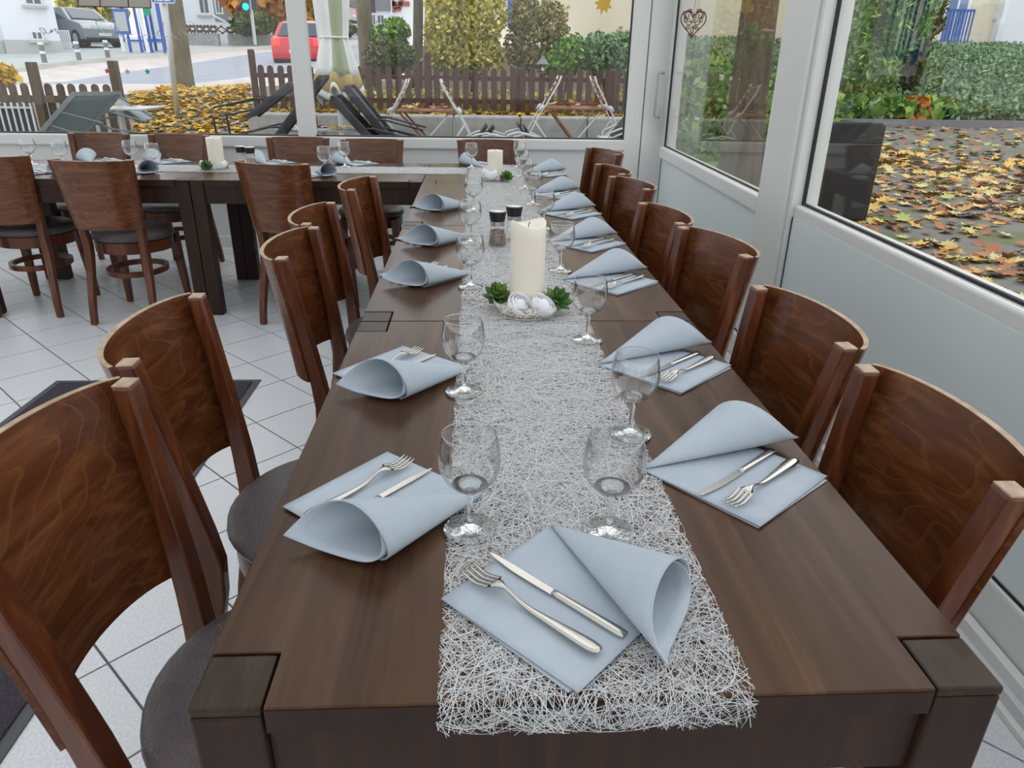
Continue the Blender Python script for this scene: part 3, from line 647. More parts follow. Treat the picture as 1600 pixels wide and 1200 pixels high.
def rose(x, y, z, s, label, tilt=(0, 0)):
    t = empty('white_rose', label, 'artificial flower', (x, y, z), group='white fabric roses'); t.scale = (s, s, s); t.rotation_euler = (tilt[0], tilt[1], random.random()*6)
    for ring, (n, R0, t0, t1, fl) in enumerate(((5, .0265, 160, 62, .0045), (5, .0225, 150, 52, .003), (4, .0175, 140, 44, .002), (3, .012, 130, 36, .001), (2, .007, 120, 30, .0))):
        for k in range(n):
            a = 2*PI*(k+.45*ring)/n; w = PI/n*1.45; rows = []
            for i in range(7):
                u = i/6; row = []
                for j in range(7):
                    v = (j/6-.5)*2; th = Rd(t0+(t1-t0)*u*(1-.10*v*v)); q = a+v*w; rr = R0*math.sin(th)*(1+.06*v)+fl*u**4*(1-.5*v*v); row.append((rr*math.cos(q), rr*math.sin(q), .0265+R0*.95*math.cos(th)-fl*u**6*.6))
                rows.append(row)
            MB().grid(rows).build('petal', 'rose', t, smooth=True, solid=.0009)
    MB().lathe([(0, .001), (.010, .003), (.0185, .012), (.0185, .026), (.010, .036), (0, .039)], 14).build('flower_base', 'rose', t, smooth=True)
tray(.408, 1.215, 'round silver lace tray under the large candle', .0815); candle(.411, 1.235, .0435, float(ony(827, 349, 1.235)[2])-TH-.008, 'large melted cream pillar candle in the middle of the long table', 1.0)
z = TH+.012
succulent(.482, 1.205, z+.012, 1.25, 'green rosette succulent right of the large candle', (.5, .25)); succulent(.338, 1.255, z+.012, 1.2, 'green rosette succulent left of the large candle', (.35, -.5))
rose(.376, 1.178, z+.0, 1.15, 'white fabric rose lying at the left foot of the large candle', (.35, -.6)); rose(.431, 1.168, z+.0, 1.15, 'white fabric rose lying in front of the large candle', (.6, .15))
tray(.393, 3.54, 'round silver lace tray under the far candle'); candle(.392, 3.55, .042, .145, 'plain cream pillar candle at the far end of the long table')
succulent(.452, 3.475, z+.004, 1.2, 'green rosette succulent right of the far candle', (.6, .1)); rose(.335, 3.49, z+.004, 1.2, 'white fabric rose left of the far candle', (.5, -.3)); rose(.388, 3.465, z+.004, 1.2, 'white fabric rose in front of the far candle', (.6, .1))
tray(-1.235, 3.89, 'round silver lace tray under the side row candle'); candle(-1.225, 3.905, .044, .165, 'cream pillar candle on the side row by the street window')
succulent(-1.255, 3.815, z+.004, 1.2, 'green succulent in front of the side row candle', (.7, -.1)); rose(-1.295, 3.86, z, .9, 'white fabric rose left of the side row candle', (.4, -.5)); rose(-1.165, 3.86, z, .9, 'white fabric rose right of the side row candle', (.4, .5))

# ------------------------------------------------------------------ salt and pepper mills
def mill(x, y, fill, label):
    t = empty('spice_mill', label, 'mill', (x, y, TH+.0035), group='glass salt and pepper mills')
    MB().lathe([(0, .0), (.031, .0), (.032, .004), (.029, .028), (.0245, .055), (.0235, .068), (0, .068)], 32).build('glass_jar', 'cup_glass', t, smooth=True)
    MB().lathe([(0, .003), (.0285, .003), (.029, .006), (.0265, .028), (.0225, .052 if fill == 'pepper' else .035), (0, .053 if fill == 'pepper' else .036)], 28).build('spice', fill, t, smooth=True)
    MB().lathe([(0, .067), (.0245, .067), (.0245, .082), (0, .082)], 32).build('steel_collar', 'steel_brushed', t)
    MB().lathe([(0, .082), (.0245, .082), (.0255, .086), (.0300, .112), (.0295, .1145), (0, .115)], 32).build('black_head', 'black_plastic', t, bevel=.0006)
    MB().lathe([(0, .115), (.0285, .115), (.029, .1165), (.0275, .1185), (0, .119)], 32).build('lid', 'steel_brushed', t, smooth=True)
mill(.358, 1.954, 'pepper', 'pepper mill with black head before the large candle, front of the pair'); mill(.42, 2.05, 'salt', 'salt mill with black head just behind the pepper mill')
mill(-1.035, 3.93, 'pepper', 'right mill of the pair on the side row'); mill(-1.10, 3.97, 'salt', 'left mill of the pair on the side row')

# ------------------------------------------------------------------ heart ornament on the door glass
hc = np.array([rwx(4.35)-.03, 4.35, 0]); d = ray(1083, 35); nrm = np.array([math.cos(RW_A), -math.sin(RW_A), 0]); p0 = np.array([RW_X0+.0, 0, 0])
hp = CAM+d*(((p0-CAM)@nrm-.10)/(d@nrm))
ht = empty('heart_ornament', 'rusty filigree metal heart hanging in the patio door', 'heart ornament', hp, -.12)
def heart(k, s=1.0):
    q = 2*PI*k; return (s*.0062*16*math.sin(q)**3*.72, 0, s*.0062*(13*math.cos(q)-5*math.cos(2*q)-2*math.cos(3*q)-math.cos(4*q))*.8)
MB().tube([heart(k/40) for k in range(40)], .0035, 6, True).build('outline', 'rust', ht, smooth=True)
sw = MB()
for cx, cz, r, a0, dr in ((-.035, .035, .022, 0, 1), (.035, .035, .022, PI, -1), (-.022, .0, .02, 1.5, 1), (.022, .0, .02, 1.6, -1), (0, .03, .016, -1.5, 1), (-.045, .01, .014, 2, -1), (.045, .01, .014, 1, 1), (0, -.04, .017, .5, 1), (-.012, -.062, .010, 0, -1), (.012, -.022, .013, 2.5, 1), (-.018, .055, .012, 1, 1), (.018, .055, .012, 2, -1), (-.055, .045, .012, 0, 1), (.055, .045, .012, 3, -1), (0, .008, .012, 3, 1), (-.03, -.025, .013, 1, -1), (.03, -.03, .012, 2, 1), (-.05, .028, .010, 4, 1), (.05, .026, .010, 4, -1), (.0, -.062, .010, 1, 1), (-.03, .062, .010, 3, 1), (.034, .06, .010, 3, -1)):
    sw.tube([(cx+r*(1-k/16)*math.cos(a0+dr*k*.62), 0, cz+r*(1-k/16)*math.sin(a0+dr*k*.62)) for k in range(14)], .0026, 5)
sw.build('filigree', 'rust', ht, smooth=True)
MB().tube([(0, 0, .043), (0, 0, .30)], .0012, 5).build('cord', 'rust', ht)
# stickers and lettering on the left window
def on_glass(x, y): return ony(x, y, BY+.027)
def star(px_, py_, m, label):
    p = on_glass(px_, py_); r = .023; pts = [((r if k % 2 == 0 else r*.42)*math.sin(PI*k/5), (r if k % 2 == 0 else r*.42)*math.cos(PI*k/5)) for k in range(10)]
    o = MB().prism([(a, b) for a, b in pts], 0, .0008).build('star_sticker', m); o.rotation_euler = (PI/2, 0, 0); o.location = [float(a) for a in p]; tag(o, label, 'sticker', 'star stickers on the window')
star(167.5, 111, 'star_red', 'small red star sticker on the left window'); star(199, 112, 'star_grey', 'small pale grey star sticker on the left window'); star(230.5, 112, 'star_green', 'small green star sticker on the left window')
def script(name, strokes, m, label, r=.0045):
    o = empty(name, label, 'window lettering', (0, 0, 0))
    for st in strokes:
        P = [on_glass(x, y) for x, y in st]; Q = []
        for i in range(len(P)-1):
            a, b, c, e = P[max(i-1, 0)], P[i], P[i+1], P[min(i+2, len(P)-1)]
            for k in range(5):
                u = k/5; Q.append(.5*((2*b)+(c-a)*u+(2*a-5*b+4*c-e)*u*u+(3*b-a-3*c+e)*u**3))
        Q.append(P[-1]); MB().tube(Q, r, 6, flat=.25).build('stroke', m, o, smooth=True)
script('window_lettering', [[(71, 48), (66, 45), (63, 43.5), (62, 46), (66, 50), (69, 53), (71.5, 50), (70, 46), (66, 43)], [(72, 50), (76, 53), (79, 49), (81, 46), (80, 51), (84, 47), (86, 45), (88, 50), (91, 53), (90, 48), (87, 45)]], 'script_dark', 'mirrored dark handwriting on the left window before the white house')
script('window_lettering', [[(150, 33), (156, 29), (166, 30), (176, 35), (184, 42), (185, 49), (181, 53), (172, 54.5), (162, 51), (154, 43), (150, 36), (151, 32)], [(172, 41), (188, 54), (196, 63)]], 'script_grey', 'pale grey oval and stroke drawn on the left window', .006)
script('window_lettering', [[(205, 55), (212, 53), (222, 56), (232, 54), (242, 56)], [(250, 36), (254, 34), (256, 38), (251, 46), (246, 52), (252, 58), (262, 57)], [(268, 52), (272, 57), (278, 60), (282, 55), (279, 50)], [(283, 45), (287, 52), (292, 58)], [(285, 34), (291, 33), (300, 35), (306, 40), (307, 48), (303, 54), (294, 55), (288, 50)]], 'script_grey', 'pale grey mirrored lettering on the left window across the tree trunk', .006)
p = [on_glass(a, b) for a, b in ((122, 9.5), (236, 12.5), (233, -30), (122, -33))]
sg = empty('window_sign', 'beige sign with dark outline stuck at the top of the left window', 'sign', p[0]); q = [a-p[0] for a in p]
o = MB().add([*q, *[a+np.array([0, .0015, 0]) for a in q]], [(0, 1, 2, 3), (7, 6, 5, 4), (0, 4, 5, 1), (1, 5, 6, 2), (2, 6, 7, 3), (3, 7, 4, 0)]).build('panel', 'sign_beige', sg)
for a, b in ((q[0], q[1]), (q[1], q[2]), (q[3], q[0]), (q[0]*.7+q[1]*.3, q[3]*.7+q[2]*.3), (q[0]*.31+q[1]*.69, q[3]*.31+q[2]*.69)): MB().bar(a+np.array([0, -.001, 0]), b+np.array([0, -.001, 0]), .006, .002, (0, 1, 0)).build('outline', 'sign_dark', sg)

# ------------------------------------------------------------------ outside: ground
def gz(y): return -.03+.04*max(0.0, y-5.2)
def sheet(name, P, m, label):
    return tag(MB().grid(P).build(name, m), label, kind='structure')
ys = [-3, 0, 2.5, 5.22]; sheet('ground_side', [[(x, y, gz(y)) for x in (1.72, 5, 10, 24)] for y in ys], 'terrace_paving', 'dark mossy paving strewn with leaves beside the glass wall')
ys = [5.22, 7, 9, 10.4]; sheet('ground_back', [[(x, y, gz(y)) for x in (-9, -5, -2, 2, 8, 24)] for y in ys], 'terrace_paving', 'grey paved terrace behind the back windows')
sheet('ground_far', [[(x, y, gz(y)) for x in (3.4, 8, 14, 24)] for y in (10.4, 12.5, 14.55)], 'terrace_paving', 'leaf strewn paving up to the planted bank')
CX = (-80, 0, 100, 200, 300, 400, 520, 640)
def line(yp, Yd): return [tuple(ony(x, y, Y)) for x, y, Y in zip(CX, yp, Yd if isinstance(Yd, (tuple, list)) else [Yd]*8)]
L1 = [(float(ony(x, 150, 10.4)[0]), 10.4, gz(10.4)) for x in CX]
L2 = line((155, 152, 150, 147, 143, 136, 128, 124), 14.0); L3 = line((133, 132, 131, 131, 131, 119, 103, 98), (18, 18, 18, 18, 18, 19, 21, 22))
L4 = line((131, 130, 128, 112, 99, 83, 72, 66), (18.3, 18.5, 19, 22, 26, 31, 36, 40)); L5 = line((123, 117, 103, 93, 84, 77, 68, 62), (19, 20, 23, 26.5, 30, 34, 39, 43))
L5b = [(x, y+.15, z+.12) for x, y, z in L5]; L6 = line((85, 83, 78, 76, 71, 68, 62, 58), (26, 27, 29, 31, 34, 38, 43, 47)); L7 = [(x*1.5, y+25, z+1.2) for x, y, z in L6]
sheet('ground_gate', [L1, L2], 'terrace_paving', 'leaf covered path between the two fences'); sheet('pavement_near', [L2, L3], 'pale_paving', 'pale pinkish pavement before the road')
sheet('road', [L3, L4], 'asphalt', 'blue-grey asphalt road climbing to the right'); sheet('pavement_bay', [L4, L5], 'pale_paving', 'pale paved strip along the far kerb')
sheet('kerb', [L5, L5b], 'kerb_stone', 'stone kerb of the far pavement'); sheet('pavement_far', [L5b, L6], 'far_paving', 'grey far pavement in front of the houses'); sheet('ground_hill', [L6, L7], 'far_paving', 'paved ground around the houses')

# ------------------------------------------------------------------ foliage
def leaves_np(C, n, size, g, elong=1.7, up=0.0):
    """n diamond leaves at positions C(n,3)"""
    a = g.normal(size=(n, 3)); a[:, 2] *= (1-up*.6); a /= np.linalg.norm(a, axis=1)[:, None]; b = g.normal(size=(n, 3)); b[:, 2] -= up
    b -= a*(a*b).sum(1)[:, None]; b /= np.linalg.norm(b, axis=1)[:, None]; c = np.cross(a, b); s = size*g.uniform(.65, 1.35, (n, 1))
    V = np.stack([C-b*s*elong*.5, C+c*s*.5-a*s*.1, C+b*s*elong*.5, C-c*s*.5-a*s*.1], 1).reshape(-1, 3); return V, np.arange(4*n).reshape(n, 4)
def cloud(blobs, n, g, shell=.45):
    w = np.array([b[3]*b[4]*b[5] for b in blobs])**.67; k = g.choice(len(blobs), n, p=w/w.sum()); B = np.array(blobs)[k]
    d = g.normal(size=(n, 3)); d /= np.linalg.norm(d, axis=1)[:, None]; r = g.uniform(shell, 1, (n, 1))**.6
    lump = 1+.16*np.sin(d[:, :1]*7+B[:, :1]*3)*np.sin(d[:, 2:]*6+1)+g.normal(0, .06, (n, 1))
    return B[:, :3]+d*r*lump*B[:, 3:6]
def shrub(name, label, cat, blobs, n, size, m, seed, group=None, stem=True, elong=1.7, shell=.45, ground=None):
    g = np.random.default_rng(seed); bx = np.array(blobs); base = (float(bx[:, 0].mean()), float(bx[:, 1].mean()), ground if ground is not None else float((bx[:, 2]-bx[:, 5]).min()))
    t = empty(name, label, cat, base, group=group); C = cloud(blobs, n, g, shell)-np.array(base)
    if ground is not None: C[:, 2] = np.maximum(C[:, 2], .02)
    V, Fc = leaves_np(C, n, size, g, elong); o = link('foliage', fast_mesh('foliage', V, Fc), m, t); o['kind'] = 'stuff'
    if stem:
        b = MB()
        for q in blobs[:8]:
            p = np.array(q[:3])-np.array(base); b.tube([(p[0]*.3, p[1]*.3, 0), (p[0]*.7, p[1]*.7, p[2]*.6), (p[0], p[1], p[2]+q[5]*.4)], [.03, .022, .008], 6)
        b.build('branches', 'bark', t, smooth=True)
    return t
def blobs_px(lst, Y, dy=.5):
    """ellipsoids from (x0, x1, y0, y1) pixel boxes at distance Y"""
    out = []
    for x0, x1, y0, y1 in lst:
        a, b = ony(x0, y1, Y), ony(x1, y0, Y); out.append(((a[0]+b[0])/2, Y, (a[2]+b[2])/2, abs(b[0]-a[0])/2, dy, abs(b[2]-a[2])/2))
    return out
def trunk(name, label, p0, p1, r0, r1, m, flare=1.5, cat='tree', crown=None):
    p0, p1 = np.array(p0, float), np.array(p1, float); t = empty(name, label, cat, p0, group='trees outside'); n = 14; P, R_ = [], []
    for k in range(9):
        u = k/8; q = p0*(1-u)+p1*u-p0; P.append((q[0]+.03*math.sin(3*u+p0[0]), q[1], q[2])); R_.append((r0*(1-u)+r1*u)*(1+(flare-1)*math.exp(-u*9)))
    MB().tube(P, R_, n).build('trunk', m, t, smooth=True)
    if crown:
        bl, nn, size, mm, seed = crown; g = np.random.default_rng(seed); C = cloud(bl, nn, g, .3)-p0; V, Fc = leaves_np(C, nn, size, g, 1.3); o = link('crown', fast_mesh('crown', V, Fc), mm, t); o['kind'] = 'stuff'
        br = MB()
        for q in bl[:6]:
            e = np.array(q[:3])-p0; s = (p1-p0)*.8; br.tube([tuple(s), tuple((s+e)/2+np.array([0, 0, .1])), tuple(e)], [r1*.7, r1*.45, .01], 6)
        br.build('branches', m, t, smooth=True)
    return t

# ------------------------------------------------------------------ picket fences and planter blocks
def picket_mesh(w, h, th, m):
    pts = [(-w/2, 0), (w/2, 0), (w/2, h-w/2)]+[(w/2*math.cos(a), h-w/2+w/2*math.sin(a)) for a in [PI*k/6 for k in range(1, 6)]]+[(-w/2, h-w/2)]
    b = MB(); n = len(pts); V = [(x, -th/2, z) for x, z in pts]+[(x, th/2, z) for x, z in pts]; b.add(V, [tuple(range(n)), tuple(range(n, 2*n))[::-1]]+[(i, n+i, n+(i+1) % n, (i+1) % n) for i in range(n)])
    me = bpy.data.meshes.new('picket'); me.from_pydata(b.v, [], b.f); me.update(); me.materials.append(MT[m]); return me
FY = 10.6
zt, zb = float(ony(700, 108, FY)[2]), float(ony(700, 172, FY)[2])
xl, xr = float(ony(396, 120, FY)[0]), float(ony(985, 120, FY)[0])+.9
fe = empty('picket_fence', 'brown wooden picket fence along the terrace planters', 'fence', (xl, FY, gz(FY)))
pm = picket_mesh(.085, zt-zb+.02, .02, 'fence_wood'); n = int((xr-xl)/.1365)
for k in range(n):
    o = bpy.data.objects.new('picket', pm); COL.objects.link(o); o.parent = fe; o.location = (.12+k*.1365, -.03, zb-gz(FY)+random.uniform(-.008, .008)); o.rotation_euler = (0, random.uniform(-.012, .012), 0)
for zz in (ony(700, 122, FY)[2], ony(700, 158, FY)[2]): MB().box(.0, xr-xl, -.02, .02, zz-gz(FY)-.03, zz-gz(FY)+.03).build('rail', 'fence_wood', fe)
for x in (396, 669, 812, 958): X = float(ony(x, 120, FY)[0]); MB().box(X-xl-.045, X-xl+.045, -.01, .06, 0, (1.5 if x < 700 else 1.32)-gz(FY)).build('post', 'fence_wood', fe, bevel=.02)
zc = float(ony(700, 180, 10.15)[2]); x0 = float(ony(392, 190, 10.15)[0]); k = 0
while x0+k*.935 < xr:
    X = x0+k*.935; o = MB().box(0, .925, 0, .36, 0, zc-gz(10)).build('planter_block', 'concrete', bevel=.03, seg=3); o.location = (X, 10.0, gz(10.0))
    tag(o, ['leftmost long concrete edging block before the picket fence', 'concrete edging block under the closed parasol', 'concrete edging block behind the left wooden table', 'concrete edging block right of the left wooden table', 'concrete edging block left of the lantern', 'concrete edging block behind the right wooden table', 'rightmost concrete edging block at the window edge', 'concrete edging block past the corner post', 'last concrete edging block past the corner post'][min(k, 8)], 'concrete block', 'concrete edging blocks'); k += 1
sheet('ground_bed', [[(x, y, z) for x in (x0+.2, 0, 3.3)] for y, z in ((10.36, zc-.06), (11.5, zc-.05), (16, .9), (24, 1.9))], 'soil', 'leaf covered planting bed behind the fence')
# older fence at the left
LY = 9.3; zt2 = float(ony(60, 130, LY)[2]); xa, xb = float(ony(-40, 150, LY)[0]), float(ony(192, 150, LY)[0]); g0 = gz(LY)
f2 = empty('picket_fence', 'weathered wooden picket fence at the far left', 'fence', (xa, LY, g0)); pm2 = picket_mesh(.088, zt2-g0-.05, .022, 'old_fence_wood')
for k in range(int((xb-xa)/.142)+1):
    o = bpy.data.objects.new('picket', pm2); COL.objects.link(o); o.parent = f2; o.location = (.05+k*.142, .03, .05); o.rotation_euler = (0, random.uniform(-.02, .02), 0)
MB().box(0, xb-xa, -.03, .015, zt2-g0-.22, zt2-g0-.14).build('rail', 'old_fence_wood', f2); MB().box(0, xb-xa, -.03, .015, .15, .22).build('rail', 'old_fence_wood', f2)
for x, yt in ((62, 97), (187, 95)):
    X = float(ony(x, 150, LY)[0]); MB().box(X-xa-.05, X-xa+.05, -.07, .03, 0, float(ony(x, yt, LY)[2])-g0).build('post', 'old_fence_wood', f2, bevel=.01)
a, b = ony(-30, 205, 8.3), ony(57, 205, 8.3); rl = empty('railing', 'low pale bar railing before dark boards at the left edge', 'railing', (a[0], 8.3, gz(8.3))); wd = float(b[0]-a[0]); hh = float(ony(20, 162, 8.3)[2])-gz(8.3)
MB().box(0, wd-.03, .03, .05, .1, hh).build('board', 'mesh_fabric', rl)
for k in range(10): MB().tube([(wd*k/9, 0, 0), (wd*k/9, 0, hh+.01)], .011, 6).build('bar', 'white_metal', rl)
MB().box(0, wd, -.005, .035, .25, .275).build('cross_bar', 'galvanised', rl); MB().box(0, wd, -.005, .035, hh-.05, hh-.03).build('cross_bar', 'galvanised', rl)
# lantern on the fence
lp = ony(848, 100, FY-.12); lt = empty('garden_lantern', 'small dark lantern with a pitched cap on the picket fence', 'lantern', (lp[0], lp[1], lp[2]-.12))
MB().lathe([(.03, 0), (.05, .008), (.05, .015), (.062, .11), (.06, .115)], 6).build('glass', 'window_glass', lt); MB().lathe([(0, .0), (.045, .0), (.048, .012), (0, .012)], 6).build('base', 'grey_frame', lt)
MB().lathe([(.085, .112), (.088, .12), (.03, .19), (.022, .215), (0, .225)], 6).build('cap', 'grey_frame', lt); MB().lathe([(0, .03), (.018, .035), (.022, .06), (0, .085)], 10).build('bulb', 'white_paint', lt)
MB().tube([(0, 0, .22), (0, .02, .26), (.03, .06, .27), (.05, .09, .22), (.05, .11, .10)], .01, 6).build('bracket', 'dark_frame', lt)

# ------------------------------------------------------------------ terrace furniture
def wood_table(xp, yp, Y, label):
    p = ony(xp, yp, Y); g0 = gz(Y); H = float(p[2])-g0; t = empty('folding_table', label, 'table', (p[0], Y, g0), group='wooden folding tables on the terrace'); w, d = .35, .29
    for k in range(6): MB().box(-w, w, -d+k*2*d/6+.004, -d+(k+1)*2*d/6-.004, H-.02, H).build('slat', 'teak', t, bevel=.003)
    MB().box(-w, -w+.04, -d, d, H-.045, H-.02).build('batten', 'teak', t); MB().box(w-.04, w, -d, d, H-.045, H-.02).build('batten', 'teak', t)
    for y in (-d+.06, d-.06):
        MB().bar((-w+.05, y, H-.04), (w-.05, y, 0), .035, .022).build('leg', 'teak', t); MB().bar((w-.05, y+.025, H-.04), (-w+.05, y+.025, 0), .03, .02).build('leg', 'white_metal', t)
    return p, H
def bistro_chair(x, Y, H, s, label):
    """folding chair tipped against a table edge at x; s=+1 leans to the right"""
    t = empty('bistro_chair', label, 'chair', (x, Y, gz(Y)), group='folding bistro chairs tipped against the tables')
    for y in (-.2, .2):
        MB().tube([(s*.20, y, H+.36), (s*.17, y, H+.28), (s*.03, y, H+.04), (-s*.04, y, H-.06), (-s*.20, y, H-.36), (-s*.27, y, H-.52), (-s*.27, y, .0)], .011, 6).build('frame_tube', 'white_metal', t, smooth=True)
        MB().tube([(-s*.10, y, H-.16), (s*.0, y, H-.30), (s*.12, y, H-.44), (s*.17, y, H-.56), (s*.13, y, H-.64), (s*.06, y, H-.62), (s*.05, y, H-.56)], .010, 6).build('curled_leg', 'white_metal', t, smooth=True)
        MB().tube([(-s*.05, y, H-.04), (-s*.03, y, H+.0), (s*.0, y, H+.02)], .022, 6).build('hinge', 'white_metal', t, smooth=True)
    for k in range(4):
        u = .08+k*.07; MB().box(-.2, .2, -.02, .02, -.006, .006, TM((s*(.02+u*.52), 0, H+.03+u*.95), (0, 0, PI/2)) @ TM((0, 0, 0), (s*1.05, 0, 0))).build('back_slat', 'teak', t)
    for k in range(5):
        u = k/4; MB().box(-.2, .2, -.02, .02, -.007, .007, TM((-s*(.20-.22*u), 0, H-.28-.30*u), (0, 0, PI/2)) @ TM((0, 0, 0), (-s*.9, 0, 0))).build('seat_slat', 'teak', t)
for xp, yp, Y, side in ((665, 171, 9.2, 'left'), (897, 167, 9.0, 'right')):
    p, H = wood_table(xp, yp, Y, 'wooden folding table with fallen leaves on it, %s of the two' % side)
    bistro_chair(float(p[0])-.40, Y-.05, H, 1, 'bistro chair tipped against the left edge of the %s wooden table' % side); bistro_chair(float(p[0])+.40, Y-.05, H, -1, 'bistro chair tipped against the right edge of the %s wooden table' % side)
def lounger(top, bot, Y, m, fab, label, dep=.46, arms=1, w=.05, sx=0.0):
    D_ = lambda y: Vector((sx*y, y, 0))
    a, b = ony(*top, Y), ony(*bot, Y); t = empty('garden_chair', label, 'chair', (b[0], Y, gz(Y)), group='mesh garden chairs tipped forward'); a = Vector(a-np.array([b[0], Y, gz(Y)])); b = Vector((0, 0, float(b[2])-gz(Y))); u = (b-a).normalized(); e = b+u*.22
    for y in (0, dep): MB().bar(a+D_(y), e+D_(y), .03, w).build('side_rail', m, t, bevel=.008)
    p_, q_ = a+u*.03, e; nn_ = (q_-p_).cross(D_(dep)).normalized()*.004; MB().add([x+sg_*nn_ for sg_ in (-1, 1) for x in (p_, q_, q_+D_(dep), p_+D_(dep))], [(0, 1, 2, 3), (7, 6, 5, 4), (0, 4, 5, 1), (1, 5, 6, 2), (2, 6, 7, 3), (3, 7, 4, 0)]).build('mesh_panel', fab, t)
    MB().bar(a, a+D_(dep), .03, .03).build('top_rail', m, t)
    for y in (0, dep):
        q = b+D_(y); MB().tube([q-u*.12, q-u*.05+Vector((arms*.10, 0, .05)), q+Vector((arms*.52, 0, -.02))], .012, 6).build('arm_tube', m, t, smooth=True)
        MB().tube([q+u*.05, q+u*.12+Vector((arms*.25, 0, -.02)), q+u*.05+Vector((arms*.5, 0, -.10)), (q.x+arms*.5, q.y, 0)], .012, 6).build('leg_tube', m, t, smooth=True)
    return t
def metal_table(x0, x1, yp, Y, label, m='galvanised'):
    a, b = ony(x0, yp, Y), ony(x1, yp, Y); g0 = gz(Y); H = float(a[2]+b[2])/2-g0; w = float(b[0]-a[0])/2; t = empty('terrace_table', label, 'table', ((a[0]+b[0])/2, Y, g0), group='grey terrace tables')
    MB().box(-w, w, -.05, .6, H-.022, H).build('tabletop', m, t, bevel=.004); MB().tube([(0, .27, 0), (0, .27, H-.02)], .035, 10).build('pedestal', 'white_metal', t); MB().box(-.28, .28, -.0, .55, 0, .03).build('foot_plate', 'grey_frame', t, bevel=.01)
metal_table(430, 565, 203, 8.4, 'grey terrace table with leaves behind the window mullion')
lounger((452, 131), (408, 166), 8.1, 'dark_frame', 'mesh_fabric', 'dark mesh chair left of the mullion, back leaning right', arms=-1); lounger((500, 120), (432, 212), 7.9, 'dark_frame', 'mesh_fabric', 'dark mesh chair whose rail crosses behind the mullion', arms=-1)
lounger((518, 152), (575, 214), 8.2, 'dark_frame', 'mesh_fabric', 'front folded dark chair beneath the parasol', w=.09); lounger((540, 136), (592, 200), 8.4, 'dark_frame', 'mesh_fabric', 'rear folded dark chair beneath the parasol', w=.09)
metal_table(112, 226, 169, 8.1, 'grey table between tipped grey chairs at the left'); lounger((117, 146), (80, 189), 7.55, 'grey_frame', 'grey_mesh', 'grey mesh chair tipped over the left table', dep=.3, arms=1, sx=1.05); lounger((150, 148), (190, 172), 8.55, 'grey_frame', 'grey_mesh', 'second grey mesh chair tipped against the left table', arms=-1, dep=.4)
for k, (x, y, s) in enumerate(((745, 215, -1), (756, 217, -1), (826, 214, 1), (835, 217, 1), (968, 206, -1), (972, 213, -1))):   # stacked white chairs
    p = ony(x, y, 8.3); t = empty('stacking_chair', ['white stacking chair frame below the left wooden table', 'lower white stacking chair below the left wooden table', 'white stacking chair frame left of the right wooden table', 'lower white stacking chair left of the right wooden table', 'white stacking chair frame at the right window edge', 'lower white stacking chair at the right window edge'][k], 'chair', (p[0], 8.3, gz(8.3)), group='stacked white garden chairs'); h = float(p[2])-gz(8.3)
    for yy in (0, .45): MB().tube([(s*.12, yy, h-.02), (0, yy, h+.03), (-s*.12, yy, h+.05), (-s*.24, yy, h+.02), (-s*.30, yy, h-.06), (-s*.33, yy, 0)], .013, 6).build('arm_tube', 'white_metal', t, smooth=True)
    MB().box(-.2, .2, 0, .45, h-.10, h-.08).build('seat', 'white_metal', t); MB().bar((s*.06, .22, h-.12), (-s*.12, .22, h+.13), .42, .025, (1, 0, .5)).build('dark_back', 'dark_frame', t)
    MB().tube([(s*.12, 0, h-.02), (s*.15, 0, 0)], .012, 6).tube([(s*.12, .45, h-.02), (s*.15, .45, 0)], .012, 6).build('rear_legs', 'white_metal', t)
# closed parasol
PYY = 9.4; pc = ony(522, 60, PYY); g0 = gz(PYY); pr = empty('closed_parasol', 'closed white and green parasol tied at the middle with tan border', 'parasol', (pc[0], PYY, g0)); zt_ = float(pc[2])-g0
zbm = float(ony(522, 150, PYY)[2])-g0
def prad(z):
    if z > zt_: return .150+.045*math.sin(min(1, (z-zt_)/.6)*PI/2)-.10*max(0, (z-zt_-.9)/.6)
    u = (zt_-z)/(zt_-zbm); return .150+.115*u**.8
zz = [zbm+(zt_-zbm)*k/8 for k in range(9)]+[zt_+.15*k for k in range(1, 10)]
def fold(z, q):
    u = max(0, (zt_-z)/(zt_-zbm)); return prad(z)*(1+(.13+.12*u)*math.cos(8*q)+.05*math.cos(3*q+1))
def dz(z, q): u = max(0, (zt_-z)/(zt_-zbm)); return z+.07*u*u*math.cos(8*q)+.05*u*u*math.sin(3*q)
nq = 96
for sec in range(8):
    lo, hi = sec*12, sec*12+12; cm = 'cloth_white' if sec in (5, 4, 7, 1) else 'cloth_green'
    for za, zb_, mm, nm in ((0, 1, 'cloth_white', 'hem'), (1, 3, 'cloth_tan', 'tan_border'), (3, 17, cm, 'canopy_gore')):
        MB().grid([[(fold(z, 2*PI*j/nq)*math.cos(2*PI*j/nq), fold(z, 2*PI*j/nq)*math.sin(2*PI*j/nq), dz(z, 2*PI*j/nq)) for j in range(lo, hi+1)] for z in zz[za:zb_+1]]).build(nm, mm, pr, smooth=True, solid=.004)
MB().tube([(.165*math.cos(2*PI*k/32)*(1+.06*math.cos(8*2*PI*k/32)), .165*math.sin(2*PI*k/32)*(1+.06*math.cos(8*2*PI*k/32)), zt_+.01) for k in range(32)], .013, 6, True).build('tie_strap', 'cloth_white', pr, smooth=True)
MB().tube([(0, 0, 0), (0, 0, 2.6)], .03, 10).build('pole', 'white_metal', pr); MB().box(-.25, .25, -.25, .25, 0, .08).build('base', 'concrete', pr, bevel=.01)

